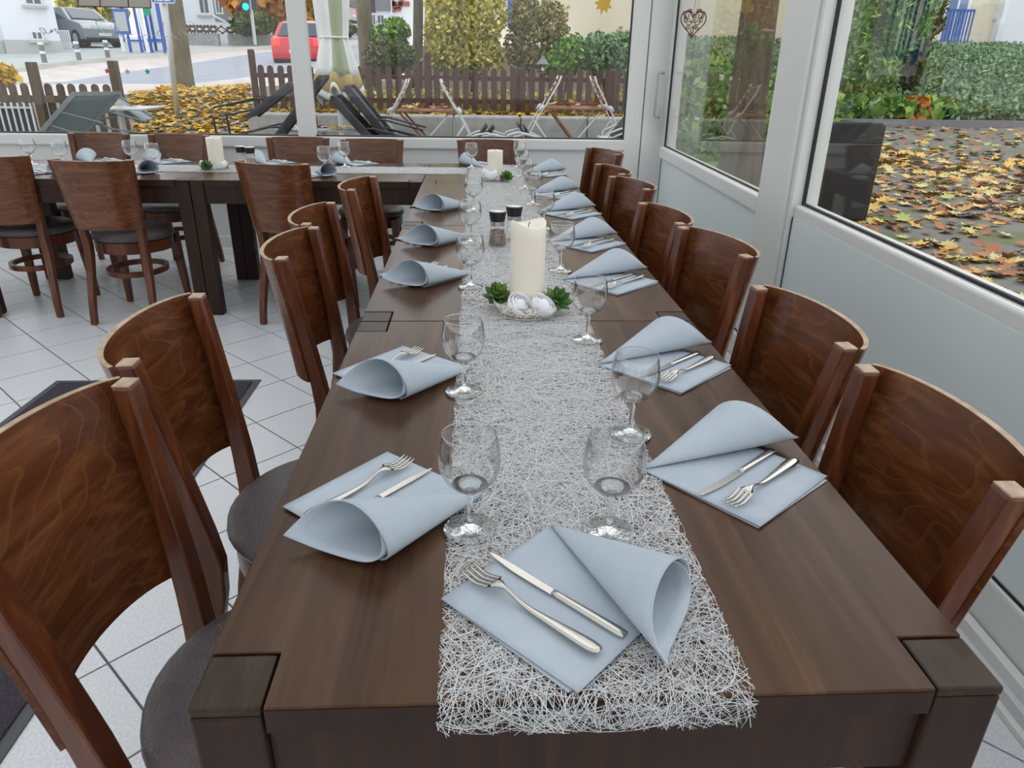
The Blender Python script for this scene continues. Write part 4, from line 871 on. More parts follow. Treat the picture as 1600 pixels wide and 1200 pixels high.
# wicker chair outside the near side window -----------------------------
m = MT['wicker']; t, N, L_, b = nodes(m); br = N.new('ShaderNodeTexBrick'); br.inputs['Scale'].default_value = 26; br.inputs['Color1'].default_value = (.035, .035, .042, 1); br.inputs['Color2'].default_value = (.022, .022, .028, 1); br.inputs['Mortar'].default_value = (.008, .008, .01, 1); br.inputs['Mortar Size'].default_value = .04
c = N.new('ShaderNodeTexCoord'); L_.new(c.outputs['Generated'], br.inputs['Vector']); L_.new(br.outputs['Color'], b.inputs['Base Color'])
bp = N.new('ShaderNodeBump'); bp.inputs['Strength'].default_value = .8; L_.new(br.outputs['Fac'], bp.inputs['Height']); L_.new(bp.outputs[0], b.inputs['Normal'])
wc = empty('wicker_chair', 'dark wicker lounge chair standing outside the side window', 'chair', (3.56, 6.40, gz(6.4)), PI+.04); hw = .90
MB().box(-.40, .40, .20, .28, .03, hw).build('back', 'wicker', wc, bevel=.02)
for x in (-.44, .36): MB().box(x, x+.08, -.45, .26, .03, hw-.02 if x < 0 else .66).build('arm', 'wicker', wc, bevel=.02)
MB().box(-.36, .36, -.45, .2, .05, .36).build('seat_base', 'wicker', wc, bevel=.02); MB().box(-.34, .34, -.44, .18, .36, .46).build('seat_cushion', 'mesh_fabric', wc, bevel=.03)
for x in (-.40, .35):
    for y in (-.42, .2): MB().box(x, x+.05, y, y+.05, 0, .05).build('foot', 'dark_frame', wc)

# ------------------------------------------------------------------ planting behind the fence and on the right bank
shrub('hedge_shrub', 'tall yellow-green hedge shrub behind the picket fence', 'shrub', blobs_px([(664, 725, -60, 112), (715, 790, -60, 112), (680, 770, -30, 110), (664, 795, 60, 118)], 12.4, .7), 9000, .05, 'leaf_yellow_green', 11, ground=zc-.05)
shrub('green_shrub', 'dense green bush left of the hedge, darker at its foot', 'shrub', blobs_px([(574, 632, 40, 95), (600, 640, 28, 70), (590, 650, 60, 112)], 13.2, .6), 5200, .05, 'leaf_green', 12, ground=zc-.05)
shrub('dark_shrub', 'low dark evergreen bush behind the fence by the parasol', 'shrub', blobs_px([(575, 640, 62, 118)], 12.2, .5), 3600, .042, 'leaf_dark', 13, ground=zc-.05)
shrub('olive_shrub', 'olive and reddish shrub right of the hedge', 'shrub', blobs_px([(788, 868, 30, 115), (830, 890, 0, 70), (796, 850, -10, 60)], 12.6, .6), 4600, .045, 'leaf_olive', 14, ground=zc-.05)
shrub('laurel_shrub', 'bright green laurel behind the lantern', 'shrub', blobs_px([(862, 918, 55, 115), (845, 900, 80, 120)], 12.2, .5), 2400, .055, 'leaf_green', 15, ground=zc-.05)
shrub('pale_shrub', 'pale blue-green shrub at the right end of the fence', 'shrub', blobs_px([(905, 960, 50, 118), (940, 995, 48, 118), (980, 1040, 40, 118)], 12.3, .5), 4000, .05, 'leaf_blue_green', 16, ground=zc-.05)
shrub('ground_cover', 'yellowing low plants in the bed between the pickets', 'plants', [(x, 11.1, zc+.1, .5, .35, .22) for x in np.arange(-2.3, 3.2, .6)], 3600, .055, 'leaf_yellow_green', 17, stem=False, ground=zc-.05)
# right: patio door view and bank
trunk('tree', 'thick rough-barked tree just outside the patio door', (2.62, 5.95, gz(5.95)), (2.72, 6.15, 4.2), .17, .12, 'bark', 1.5)
shrub('door_shrub', 'green bush outside the patio door left of the thick tree', 'shrub', [(2.9, 7.9, .9, .6, .5, .6), (3.5, 8.4, .8, .6, .5, .6), (4.2, 8.8, .7, .6, .5, .5)], 2600, .07, 'leaf_green', 21, ground=gz(8))
for k, (x, y) in enumerate(((3.3, 7.2), (3.9, 7.7), (4.6, 8.1), (2.6, 7.2))):
    shrub('leafy_plant', ['broad leaved plant below the green bush', 'second broad leaved plant below the green bush', 'broad leaved plant right of the green bush', 'broad leaved plant beside the thick tree'][k], 'plant', [(x, y, gz(y)+.2, .3, .3, .22)], 70, .17, 'leaf_green', 30+k, ground=gz(y), stem=False, elong=1.3, group='broad leaved plants by the patio door')
KY = 14.55; zk = gz(KY)
tag(MB().box(3.4, 26, KY-.06, KY+.06, zk-.05, zk+.13).build('kerb_edging', 'slate'), 'dark edging along the planted bank', kind='structure')
bank = [[(x, y, z) for x in (3.4, 8, 14, 20, 30)] for y, z in ((KY+.05, zk+.08), (17, .75), (20, 1.45), (24, 2.0), (27, 2.2))]; sheet('ground_bank', bank, 'soil', 'planted bank rising to the cream building')
g = np.random.default_rng(5); nn = 42000; bxx = g.uniform(6.5, 24, nn); byy = KY+.2+(24.5-KY)*g.random(nn)**1.2; bz = np.interp(byy, [KY, 17, 20, 24, 27], [zk+.08, .75, 1.45, 2.0, 2.2])+g.uniform(.02, .30, nn)
V, Fc = leaves_np(np.stack([bxx, byy, bz], 1), nn, .075, g, 1.5); tag(link('ivy_ground_cover', fast_mesh('ivy', V, Fc), 'leaf_blue_green'), 'pale green ivy covering the bank', 'ivy', kind='stuff')
shrub('bamboo_shrub', 'tall feathery bamboo-like shrub on the bank', 'shrub', blobs_px([(1295, 1360, -90, 150), (1340, 1425, -110, 120), (1390, 1450, -60, 90), (1300, 1400, 60, 165)], 16.2, 1.0), 12000, .06, 'leaf_green', 41, ground=.5, elong=3.0)
shrub('bamboo_shrub', 'darker slim shrub right of the feathery bamboo', 'shrub', blobs_px([(1398, 1450, 10, 150), (1420, 1470, -20, 70)], 17.2, .7), 4200, .06, 'leaf_dark', 42, ground=.7, elong=3.0)
for k in range(9):
    xp = (1318, 1340, 1362, 1384, 1405, 1428, 1450, 1470, 1300)[k]; q = ony(xp, 172, 15.0)
    shrub('bergenia', ['big leaved plant at the left end of the bank edge', 'second big leaved plant on the bank edge', 'third big leaved plant on the bank edge', 'big leaved plant in the middle of the bank edge', 'big leaved plant right of the middle of the bank edge', 'sixth big leaved plant on the bank edge', 'big leaved plant before the pale ivy', 'rightmost big leaved plant on the bank edge', 'big leaved plant half hidden by the white post'][k], 'plant', [(q[0], 15.0, zk+.28, .32, .3, .26)], 60, .21, 'leaf_green' if k != 5 else 'leaf_orange', 50+k, ground=zk+.08, stem=False, elong=1.25, group='big leaved plants on the bank edge')

# ------------------------------------------------------------------ buildings
def house(name, label, x0, x1, Y, zb, h, m, dep=6):
    t = empty(name, label, 'building', ((x0+x1)/2, Y, zb)); w = (x1-x0)/2; MB().box(-w, w, 0, dep, 0, h).build('wall', m, t); return t, (x0+x1)/2
def hwin(t, cx, Y, zb, box, m='window_dark', frame='white_paint', sill=True, n='window'):
    a, b = ony(box[0], box[3], Y), ony(box[2], box[1], Y); x0, x1, z0, z1 = a[0]-cx, b[0]-cx, a[2]-zb, b[2]-zb
    f = MB().box(x0, x1, -.05, .02, z0, z1).build(n, frame, t); e = .12*min(x1-x0, z1-z0)+.02
    MB().box(x0+e, (x0+x1)/2-e*.3, -.06, -.04, z0+e, z1-e).build('pane', m, f); MB().box((x0+x1)/2+e*.3, x1-e, -.06, -.04, z0+e, z1-e).build('pane', m, f)
    if sill: MB().box(x0-.1, x1+.1, -.14, .02, z0-.08, z0).build('window_sill', 'grey_plinth', f)
HR = Rd(29); cB = ony(98, 78, 27.6); zb = float(cB[2])-.5; hx_, hn = np.array([math.cos(HR), math.sin(HR), 0]), np.array([-math.sin(HR), math.cos(HR), 0])
def hl(x, y):                                                   # pixel -> local x, z on the turned facade
    d = ray(x, y); q = CAM+d*(((cB-CAM)@hn)/(d@hn)); return float((q-cB)@hx_), float(q[2])-zb
t = empty('house', 'white rendered house with grey plinth at the upper left', 'building', (cB[0], cB[1], zb), HR); wl = hl(11, 79)[0]
MB().box(wl, 0, 0, 7, 0, 7.5).build('wall', 'white_render', t); MB().box(wl-.03, .03, -.05, 1, 0, hl(50, 63)[1]).build('plinth', 'grey_plinth', t); MB().box(wl-6, wl, 1.4, 7, 0, 7.5).build('recessed_wing', 'white_render', t); MB().box(wl-2.5, wl-.05, .2, 1.4, 0, .75).build('entrance_step', 'grey_plinth', t)
for bx in ((39, -40, 57, 8), (50, 48, 66, 63)):
    (x0, z0), (x1, z1) = hl(bx[0], bx[3]), hl(bx[2], bx[1]); f = MB().box(x0, x1, -.06, .02, z0, z1).build('window', 'white_paint', t); e = .06; xm = (x0+x1)/2
    for u, v in ((x0+e, xm-e*.4), (xm+e*.4, x1-e)): MB().box(u, v, -.07, -.05, z0+e, z1-e).build('pane', 'window_dark', f)
    MB().box(x0-.1, x1+.1, -.16, .02, z0-.08, z0).build('window_sill', 'grey_plinth', f)
Y = 41.0; a, b = ony(236, 70, Y), ony(428, 66, Y); zb = float(b[2])-.8
t, cx = house('house', 'white house with an entrance stair behind the tree', float(a[0]), float(b[0]), Y, zb, 8, 'white_render')
hwin(t, cx, Y, zb, (312, -30, 323, 23)); hwin(t, cx, Y, zb, (361, -20, 370, 27)); a2, b2 = ony(337, 34, Y), ony(350, -30, Y)
MB().box(float(a2[0])-cx, float(b2[0])-cx, -.03, .1, float(a2[2])-zb, float(b2[2])-zb).build('door_recess', 'slate', t); hwin(t, cx, Y, zb, (338, -20, 344, 22), sill=False, n='door')
a2, b2 = ony(342, 70, Y-2), ony(359, 36, Y-2); MB().box(float(a2[0])-cx, float(b2[0])-cx, -2, 0, 0, float(b2[2])-zb).build('stair_block', 'white_render', t)
MB().tube([(float(a2[0])-cx-.1, -2, float(ony(338, 24, Y-2)[2])-zb), (float(b2[0])-cx-.2, -2, float(ony(352, 34, Y-2)[2])-zb)], .05, 6).tube([(float(b2[0])-cx, -2, float(ony(358, 32, Y-2)[2])-zb), (float(b2[0])-cx+.6, -2, float(ony(369, 42, Y-2)[2])-zb)], .05, 6).build('handrail', 'white_paint', t)
def lattice(x0, x1, yt, ym, yb, Y, label):
    a, b = ony(x0, yb, Y), ony(x1, yb, Y); z0 = float((a[2]+b[2])/2); zm = float(ony((x0+x1)/2, ym, Y)[2]); z1 = float(ony((x0+x1)/2, yt, Y)[2]); w = float(b[0]-a[0]); t = empty('garden_fence', label, 'fence', (a[0], Y, z0))
    MB().box(0, w, 0, .3, -.6, zm-z0).build('base_wall', 'concrete', t); n = max(4, int(w/.28))
    for k in range(n+1):
        x = w*k/n; MB().bar((x-.25, 0, zm-z0), (x+.25, 0, z1-z0), .05, .03, (0, 1, 0)).build('slat', 'old_fence_wood', t); MB().bar((x+.25, .04, zm-z0), (x-.25, .04, z1-z0), .05, .03, (0, 1, 0)).build('slat', 'old_fence_wood', t)
    for z in (zm+.05, z1-.1): MB().box(0, w, -.03, .05, z-z0, z-z0+.07).build('rail', 'old_fence_wood', t)
lattice(288, 342, 39, 52, 70, 34.5, 'crossed lattice fence on a low wall before the stair house'); lattice(357, 425, 42, 54, 69, 35.5, 'dark lattice fence right of the entrance stair'); lattice(110, 186, 33, 55, 70, 36.0, 'brown lattice fence behind the parked grey car')
Y = 48.0; a, b = ony(575, 45, Y), ony(612, 45, Y); zb = float(a[2])-2; t, cx = house('far_house', 'far house with slate upper storey and white ground floor', float(a[0])-1, float(b[0]), Y, zb, 9, 'white_render'); z1 = float(ony(590, 17, Y)[2])-zb; MB().box(float(a[0])-1-cx, float(b[0])-cx, -.1, .1, z1, 9).build('slate_cladding', 'slate', t)
hwin(t, cx, Y, zb, (580, 22, 587, 40), sill=False); hwin(t, cx, Y, zb, (589, 22, 601, 38), sill=False); hwin(t, cx, Y, zb, (592, -10, 599, 6), sill=False)
a, b = ony(612, 45, Y+1), ony(665, 45, Y+1); t, cx = house('far_house', 'far white half-timbered house with red beams', float(a[0])+.02, float(b[0])+6, Y+1, zb, 9, 'white_render')
for p, q in (((611, 16), (626, 14)), ((611, 6), (640, 6)), ((612, 0), (620, 14)), ((630, -10), (624, 14))): A, B_ = ony(*p, Y+.95), ony(*q, Y+.95); MB().bar((A[0]-cx, -.05, A[2]-zb), (B_[0]-cx, -.05, B_[2]-zb), .12, .25).build('beam', 'beam_red', t)
Y = 25.0; a = ony(772, 80, Y); zb = 1.2; t, cx = house('cream_building', 'cream rendered building behind the garden', float(a[0]), 30.0, Y, zb, 9, 'cream_render', 8)
hwin(t, cx, Y, zb, (793, -40, 836, 42), 'blue_window', 'blue_paint', False); hwin(t, cx, Y, zb, (1462, -40, 1528, 70), 'blue_window', 'white_paint', False); hwin(t, cx, Y, zb, (1556, -30, 1575, 28))
a, b = ony(1470, 66, Y-.9), ony(1526, 8, Y-.9); bl = MB().box(float(a[0])-cx, float(b[0])-cx, -.9, 0, float(a[2])-zb-.15, float(a[2])-zb).build('balcony_floor', 'white_paint', t)
for k in range(9): x = float(a[0])-cx+(float(b[0]-a[0]))*k/8; MB().tube([(x, -.88, float(a[2])-zb), (x, -.88, float(a[2])-zb+.9)], .025, 5).build('balcony_bar', 'blue_paint', bl)
MB().box(float(a[0])-cx, float(b[0])-cx, -.92, -.84, float(a[2])-zb+.88, float(a[2])-zb+.95).build('balcony_rail', 'blue_paint', bl)
a, b = ony(1552, 75, Y-.3), ony(1640, 75, Y-.3); MB().box(float(a[0])-cx, float(b[0])-cx, -.3, 0, 0, 9).build('grey_bay', 'white_render', t)

# ------------------------------------------------------------------ street furniture, trees and cars
p = ony(289, 139, 15.5); q = ony(268, -40, 15.5); cr = [(float(q[0])+dx, 15.5+dy, 4.3+dz, .9, .8, .6) for dx, dy, dz in ((0, 0, 0), (1.1, .2, -.1), (-1, .3, .1), (.2, -.6, .3))]
trunk('tree', 'street tree with olive bark left of the road sign pole', (p[0], 15.5, p[2]-.1), (q[0], 15.5, q[2]+1), .165, .12, 'bark_smooth', 1.15, crown=(cr, 1200, .16, 'leaf_gold', 61))
p = ony(578, 112, 12.9); q = ony(562, -30, 12.9); trunk('tree', 'dark tree trunk right of the closed parasol', (p[0], 12.9, zc-.1), (q[0], 12.9, q[2]+1), .13, .115, 'bark_smooth', 1.2)
p = ony(652, 100, 14.5); trunk('tree', 'ivy covered brown trunk left of the yellow hedge', (p[0], 14.5, .75), (float(ony(654, -30, 14.5)[0]), 14.5, 4), .10, .085, 'bark', 1.2)
p = ony(668, 100, 13.6); trunk('tree', 'smooth pale trunk at the left edge of the yellow hedge', (p[0], 13.6, .7), (float(ony(672, -30, 13.6)[0]), 13.6, 4), .09, .08, 'bark_pale', 1.1)
p = ony(409, 70, 37); q = ony(405, 20, 37); cr = blobs_px([(352, 440, -45, 38), (380, 460, -60, 30), (430, 470, -30, 32)], 37, 1.5); trunk('tree', 'orange autumn tree behind the traffic light', (p[0], 37, p[2]), (q[0], 37, q[2]+1), .28, .22, 'bark_smooth', 1.2, crown=(cr, 2600, .32, 'leaf_orange', 62))
p = ony(500, 60, 40); cr = blobs_px([(468, 530, -40, 26), (485, 545, -60, 12)], 40, 1.5); trunk('tree', 'golden autumn tree behind the parasol', (p[0], 40, p[2]-1), (p[0], 40, p[2]+4), .25, .2, 'bark_smooth', 1.2, crown=(cr, 1200, .34, 'leaf_gold', 63))
shrub('street_hedge', 'yellow-green hedge behind the parked grey car', 'hedge', blobs_px([(105, 165, -15, 40), (140, 190, -10, 38)], 38.5, 1.2), 1800, .22, 'leaf_yellow_green', 64, ground=float(ony(140, 55, 38.5)[2])); shrub('street_shrub', 'green and red shrubs beside the stair house', 'shrub', blobs_px([(366, 400, 22, 52), (385, 425, 20, 50)], 35, .8), 900, .2, 'leaf_dark', 65, ground=float(ony(390, 56, 35)[2]))
shrub('verge_plants', 'low yellowing plants around the street tree', 'plants', blobs_px([(248, 300, 136, 158), (290, 352, 138, 160)], 15.0, .6), 900, .09, 'leaf_gold', 66, stem=False); shrub('verge_bush', 'yellow bush at the left picture edge', 'shrub', blobs_px([(-40, 14, 98, 135)], 11.5, .5), 500, .08, 'leaf_gold', 67)
shrub('street_hedge', 'dark hedge strip along the far side of the road', 'hedge', blobs_px([(420, 480, 30, 62), (470, 560, 32, 58)], 42, 1.2), 1200, .25, 'leaf_dark', 68, ground=float(ony(450, 64, 42)[2]))
p = ony(277, 176, 12.2); q = ony(257, -10, 12.2); sp = empty('street_sign', 'blue street name sign on a tall grey pole', 'street sign', (p[0], 12.2, p[2]-.05)); dx = float(q[0]-p[0]); h = float(q[2]-p[2])+.4
MB().tube([(0, 0, 0), (dx, 0, h)], .042, 10).build('pole', 'galvanised', sp, smooth=True); a, b = ony(238, 5, 12.15), ony(271, -18, 12.15)
pl = MB().box(float(a[0]-p[0]), float(b[0]-p[0]), -.07, -.05, float(a[2]-p[2])+.05, float(b[2]-p[2])+.05).build('sign_plate', 'blue_paint', sp); x0, x1, z0, z1 = float(a[0]-p[0]), float(b[0]-p[0]), float(a[2]-p[2])+.05, float(b[2]-p[2])+.05
MB().box(x0, x1, -.075, -.07, z0, z0+.012).box(x0, x1, -.075, -.07, z1-.012, z1).box(x0, x0+.01, -.075, -.07, z0, z1).box(x1-.01, x1, -.075, -.07, z0, z1).build('sign_border', 'white_paint', pl)
xm = (x0+x1)/2
let = MB()
for k, (w_, h_) in enumerate(((.018, .05), (.03, .035), (.03, .035), (.016, .05), (.03, .035), (.03, .035), (.016, .05))): let.box(x0+.05+k*(x1-x0-.1)/7, x0+.05+k*(x1-x0-.1)/7+w_, -.074, -.07, z0+.03, z0+.03+h_*1.6)
let.build('sign_letters', 'white_paint', pl)
def bollard(x, yb, yt, Y, label):
    a = ony(x, yb, Y); h = float(ony(x, yt, Y)[2]-a[2]); t = empty('bollard', label, 'bollard', a, group='grey bollards'); MB().lathe([(0, 0), (.07, 0), (.07, h*.95), (.05, h), (0, h)], 12).build('post', 'grey_frame', t)
    for u in (.45, .90): MB().lathe([(.073, h*u), (.073, h*u+.07)], 12, cap0=False, cap1=False).build('band', 'white_paint', t)
bollard(70, 98, 67, 22, 'leftmost grey bollard before the white house'); bollard(124, 94, 66, 23.5, 'middle grey bollard before the parked car'); bollard(169, 90, 64, 25, 'rightmost grey bollard left of the bus shelter')
Y = 28.5; a = ony(205, 82, Y); b = ony(258, 82, Y); bs = empty('bus_shelter', 'glass bus shelter with blue frame across the road', 'bus shelter', (a[0], Y, a[2])); w = float(b[0]-a[0]); h = 2.6
for x in (0, .33*w, .62*w, w):
    for y in (0, 1.3): MB().tube([(x, y, 0), (x-.05, y, h)], .05, 6).build('post', 'blue_paint', bs)
for k in range(3): MB().box(w*k/3+.06, w*(k+1)/3-.06, 1.28, 1.3, .35, h-.1).build('glass_panel', 'window_glass', bs)
MB().box(-.1, w+.1, -.2, 1.5, h, h+.15).build('roof', 'blue_paint', bs); MB().box(0, w, -.03, .03, .35, .42).build('rail', 'blue_paint', bs); MB().box(.3, w-.3, .8, 1.2, .42, .48).build('bench', 'blue_paint', bs)
Y = 27.5; a = ony(194, 80, Y); ib = empty('timetable_board', 'blue framed timetable board on a white post', 'notice board', (a[0], Y, a[2])); z0, z1 = float(ony(192, 54, Y)[2]-a[2]), float(ony(190, 14, Y)[2]-a[2])
MB().tube([(0, 0, 0), (-.08, 0, z1+.1)], .06, 8).build('post', 'white_paint', ib); fr = MB().box(-.12, .38, -.1, -.04, z0, z1).build('frame', 'blue_paint', ib); MB().box(-.06, .32, -.12, -.1, z0+.1, z1-.1).build('sheet', 'far_paving', fr)
a = ony(232, 82, 26.0); z1 = float(ony(228, -20, 26)[2]-a[2]); st = empty('bus_stop_sign', 'white post with a green bus stop sign', 'sign post', (a[0], 26.0, a[2])); MB().tube([(0, 0, 0), (-.12, 0, z1)], .06, 8).build('post', 'white_paint', st); p2, q2 = ony(225, 24, 25.9), ony(230, 8, 25.9)
MB().box(float(p2[0]-a[0]), float(q2[0]-a[0])+.04, -.12, -.06, float(p2[2]-a[2]), float(q2[2]-a[2])).build('sign_plate', 'star_green', st)
def signal(x, yb, yl, Y, label):
    a = ony(x, yb, Y); b = ony(x-4, yl, Y); t = empty('traffic_light', label, 'traffic light', a); h = float(b[2]-a[2])
    MB().tube([(0, 0, 0), (0, 0, h+2)], .07, 8).build('post', 'galvanised', t); MB().box(-.28, -.05, -.15, .05, h-.22, h+.75).build('housing', 'dark_frame', t); o = MB().lathe([(0, 0), (.13, 0), (.12, .05), (0, .08)], 12).build('green_lamp', 'green_light', t)
    o.rotation_euler = (PI/2, 0, 0); o.location = (-.165, -.16, h); MB().box(.06, .26, -.1, .05, h-.1, h+.5).build('side_housing', 'dark_frame', t)
signal(399, 70, 11, 33, 'traffic light showing green beside the orange tree'); signal(580, 48, 16, 36, 'second traffic light showing green right of the dark trunk')
a = ony(504, 84, 20); lp_ = empty('lamp_post', 'slim grey pole left of the closed parasol', 'pole', (a[0], 20, a[2]-.2)); MB().tube([(0, 0, 0), (-.24, 0, 4)], .06, 8).build('pole', 'galvanised', lp_); MB().lathe([(0, 0), (.12, 0), (.10, .25), (.065, .35), (0, .35)], 10).build('pole_foot', 'grey_frame', lp_)
def car(name, label, p, rz, m, s=1.0, sil=None):
    t = empty(name, label, 'car', p, rz); t.scale = (s, s, s)                         # length along local y, nose at +y
    side = [(-2.0, .25), (-2.05, .62), (-1.98, .95), (-1.75, 1.0), (-1.45, 1.42), (-.9, 1.5), (.2, 1.47), (.95, 1.0), (1.75, .86), (2.0, .68), (2.02, .28)]; rows = []
    for x, sc in ((-.84, .0), (-.80, .05), (0, .08), (.80, .05), (.84, 0)):
        rows.append([((x*(1 if z < 1.05 else .84)), y, z+(sc*.5 if z > .9 else 0)) for y, z in side])
    b = MB().grid(rows, True); n = len(side); b.f.append(tuple(range(n))[::-1]); b.f.append(tuple(range(4*n, 5*n))); b.build('body', m, t, bevel=.05, smooth=True)
    MB().add([(-.66, -1.82, 1.04), (.66, -1.82, 1.04), (.56, -1.50, 1.41), (-.56, -1.50, 1.41)], [(0, 1, 2, 3)]).build('rear_window', 'car_glass', t, solid=.03); MB().add([(-.66, .95, 1.07), (.66, .95, 1.07), (.56, .28, 1.46), (-.56, .28, 1.46)], [(0, 1, 2, 3)]).build('windscreen', 'car_glass', t, solid=.03)
    for x in (-.80, .80): MB().add([(x*.98, -1.55, 1.05), (x*.98, .75, 1.05), (x*.89, .15, 1.40), (x*.89, -1.25, 1.40)], [(0, 1, 2, 3)]).build('side_window', 'car_glass', t, solid=.03)
    for x in (-.78, .78):
        for y in (-1.28, 1.30):
            w = MB().lathe([(0, -.1), (.30, -.1), (.32, -.06), (.32, .06), (.30, .1), (0, .1)], 20).build('wheel', 'tyre', t); w.rotation_euler = (0, PI/2, 0); w.location = (x, y, .32); MB().lathe([(0, -.108), (.19, -.108), (.19, .108), (0, .108)], 14).build('hub', 'silver_car', w)
    for x in (-.68, .68): MB().box(x-.14, x+.14, -2.08, -1.92, .74, .95).build('tail_light', 'tail_light', t, bevel=.03); MB().box(x-.16, x+.16, 1.82, 2.02, .66, .80).build('headlight', 'white_paint', t, bevel=.03)
    MB().box(-.26, .26, -2.09, -2.03, .52, .63).build('number_plate', 'white_paint', t); MB().box(-.26, .26, 2.0, 2.05, .42, .53).build('number_plate', 'white_paint', t); MB().box(-.8, .8, -2.06, 2.03, .22, .36).build('bumper', 'tyre', t, bevel=.04)
a = ony(474, 111, 24.0); a[1] += 2.0; car('red_car', 'red hatchback driving away with lit tail lights', a, Rd(-4), 'red_car', .95)
a = ony(130, 74, 32.6); car('grey_car', 'grey hatchback parked in front of the lattice fence', a, Rd(-128), 'grey_car', .95)
for k, (x, yb, Y) in enumerate(((500, 42, 46), (432, 32, 50))): a = ony(x, yb, Y); car('silver_car', ['silver blue car parked far behind the parasol', 'pale car parked far behind the orange tree'][k], a, Rd(80), 'silver_car', 1.0)
a, b = ony(96, 75, 29.3), ony(112, 75, 29.3); rr = empty('white_railing', 'white gate railing beside the white house', 'railing', (a[0], 29.3, a[2])); w = float(b[0]-a[0]); h = float(ony(100, 47, 29.3)[2]-a[2])
for k in range(6): MB().tube([(w*k/5, 0, 0), (w*k/5, 0, h)], .03, 5).build('bar', 'white_paint', rr)
for z in (.05, h): MB().box(0, w, -.03, .03, z-.05, z).build('rail', 'white_paint', rr)

# ------------------------------------------------------------------ fallen leaves
LOBE = [(0, -.5), (.10, -.22), (.38, -.34), (.30, -.08), (.55, .10), (.30, .16), (.34, .42), (.12, .28), (0, .60), (-.12, .28), (-.34, .42), (-.30, .16), (-.55, .10), (-.30, -.08), (-.38, -.34), (-.10, -.22)]
LV = np.array([(0, 0, -.05)]+[(x, y, .22*(x*x+y*y)*(1 if k % 3 else .2)+.02*math.sin(5*x+3*y)) for k, (x, y) in enumerate(LOBE)]); LF = np.array([(0, k+1, (k+1) % 16+1) for k in range(16)])
def leaf_mesh1(m): me = fast_mesh('fallen_leaf', LV, LF); me.materials.append(MT[m]); return me
FL = {m: leaf_mesh1(m) for m in ('fallen_leaf_one', 'fallen_gold_one')}
def rotm(rz, tx, ty):
    cz, sz = np.cos(rz), np.sin(rz); M = np.zeros((len(rz), 3, 3)); M[:, 0, 0] = cz; M[:, 0, 1] = -sz; M[:, 1, 0] = sz; M[:, 1, 1] = cz; M[:, 2, 2] = 1; M[:, 2, 0] = tx; M[:, 2, 1] = ty; return M
def scatter(pts, size, m_stuff, m_one, n_one, label, group, seed, score):
    g = np.random.default_rng(seed); n = len(pts); sc = size*g.uniform(.6, 1.25, n); rz = g.uniform(0, 2*PI, n); tx, ty = g.normal(0, .22, n), g.normal(0, .22, n); M = rotm(rz, tx, ty)
    order = np.argsort([-score(p)*s for p, s in zip(pts, sc)]); one = order[:n_one]; rest = order[n_one:]
    for k in one:
        o = bpy.data.objects.new('fallen_leaf', FL[m_one]); COL.objects.link(o); p = pts[k]; o.location = (float(p[0]), float(p[1]), float(p[2])+.012); o.rotation_euler = (float(tx[k]), float(ty[k]), float(rz[k])); o.scale = (float(sc[k]),)*3; tag(o, label, 'leaf', group)
    if len(rest):
        V = np.einsum('nij,vj->nvi', M[rest], LV)*sc[rest][:, None, None]+np.array(pts)[rest][:, None, :]+np.array([0, 0, .012]); F_ = (LF[None]+np.arange(len(rest))[:, None, None]*len(LV)).reshape(-1, 3)
        tag(link('leaf_litter', fast_mesh('leaf_litter', V.reshape(-1, 3), F_), m_stuff), label.replace('single ', 'scattered ')+' in drifts', 'leaves', kind='stuff')
g = np.random.default_rng(77)
def vis_right(p):
    x, y, w = px(p); return (1.0/w if 1255 < x < 1640 and y < 320+.47*(x-1240) and y > 150 else .0001/max(w, .1)) if w > .3 else 0
pts = []
for cxy in range(3200):
    y = 14.3-13.3*g.random()**1.0; x = 2.3+14*g.random(); pts.append((x, y, gz(y)))
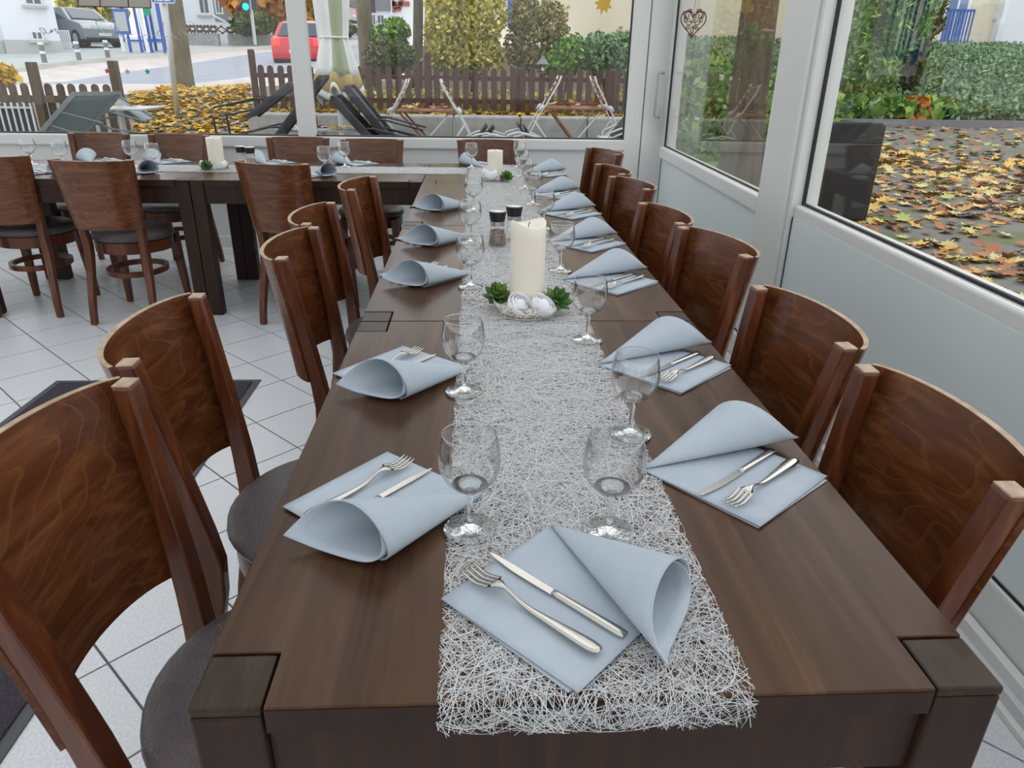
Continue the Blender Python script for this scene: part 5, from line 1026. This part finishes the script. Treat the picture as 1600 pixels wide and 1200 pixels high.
for k in range(150):                                   # drifts
    cx_, cy_ = g.uniform(2.6, 10), g.uniform(1.5, 11)
    for j in range(18): y = cy_+g.normal(0, .25); x = cx_+g.normal(0, .5); pts.append((max(2.1, x), y, gz(y)+.01*(j % 3)))
scatter(pts, .15, 'fallen_leaf', 'fallen_leaf_one', 215, 'single brown or yellow maple leaf lying on the mossy paving outside', 'maple leaves on the side paving', 5, vis_right)
def vis_left(p): x, y, w = px(p); return 1.0/w if 195 < x < 395 and y < 213 else .001
pts = []
for k in range(2600):
    u = g.random()**.8; i = g.random()*4.2+1.8; x = 100*i-100; a = np.array(ony(x+100, 150, 10.4)); y = 9.2+5.6*u; xx = float(ony(205+190*g.random(), 170, y)[0]); zl = gz(y) if y < 10.4 else float(np.interp(y, [10.4, 14.0, 18], [gz(10.4), np.interp(xx, [p_[0] for p_ in L2], [p_[2] for p_ in L2]), np.interp(xx, [p_[0] for p_ in L3], [p_[2] for p_ in L3])])); pts.append((xx, y, zl))
scatter(pts, .095, 'fallen_gold', 'fallen_gold_one', 75, 'single golden leaf lying on the path between the fences', 'golden leaves on the street path', 6, vis_left)
pts = [(g.uniform(-2.7, 3.2), g.uniform(10.38, 11.4), zc-.03+.03*g.random()) for k in range(900)]
scatter(pts, .11, 'fallen_gold', 'fallen_gold_one', 0, 'single yellow leaf on the planter bed', '', 7, lambda p: 1)
pts = []
for xp, yp, Y, wd, n in ((665, 170, 9.2, .30, 26), (897, 166, 9.0, .30, 34), (500, 202, 8.65, .42, 26), (165, 168, 8.35, .3, 8)):
    q = ony(xp, yp, Y); pts += [(float(q[0])+g.uniform(-wd, wd), Y+g.uniform(-.22, .22), float(q[2])+g.uniform(.0, .03)) for k in range(n)]
scatter(pts, .10, 'fallen_leaf', 'fallen_leaf_one', 0, 'single dry leaf on the terrace tables', '', 8, lambda p: 1)
q = ony(943, 6, BY+.045); lf = bpy.data.objects.new('stuck_leaf', FL['fallen_gold_one']); COL.objects.link(lf); lf.location = (float(q[0]), BY+.040, float(q[2])); lf.rotation_euler = (PI/2, .25, 0); lf.scale = (.125, -.125, .04); tag(lf, 'yellow maple leaf stuck to the top of the back window', 'leaf')
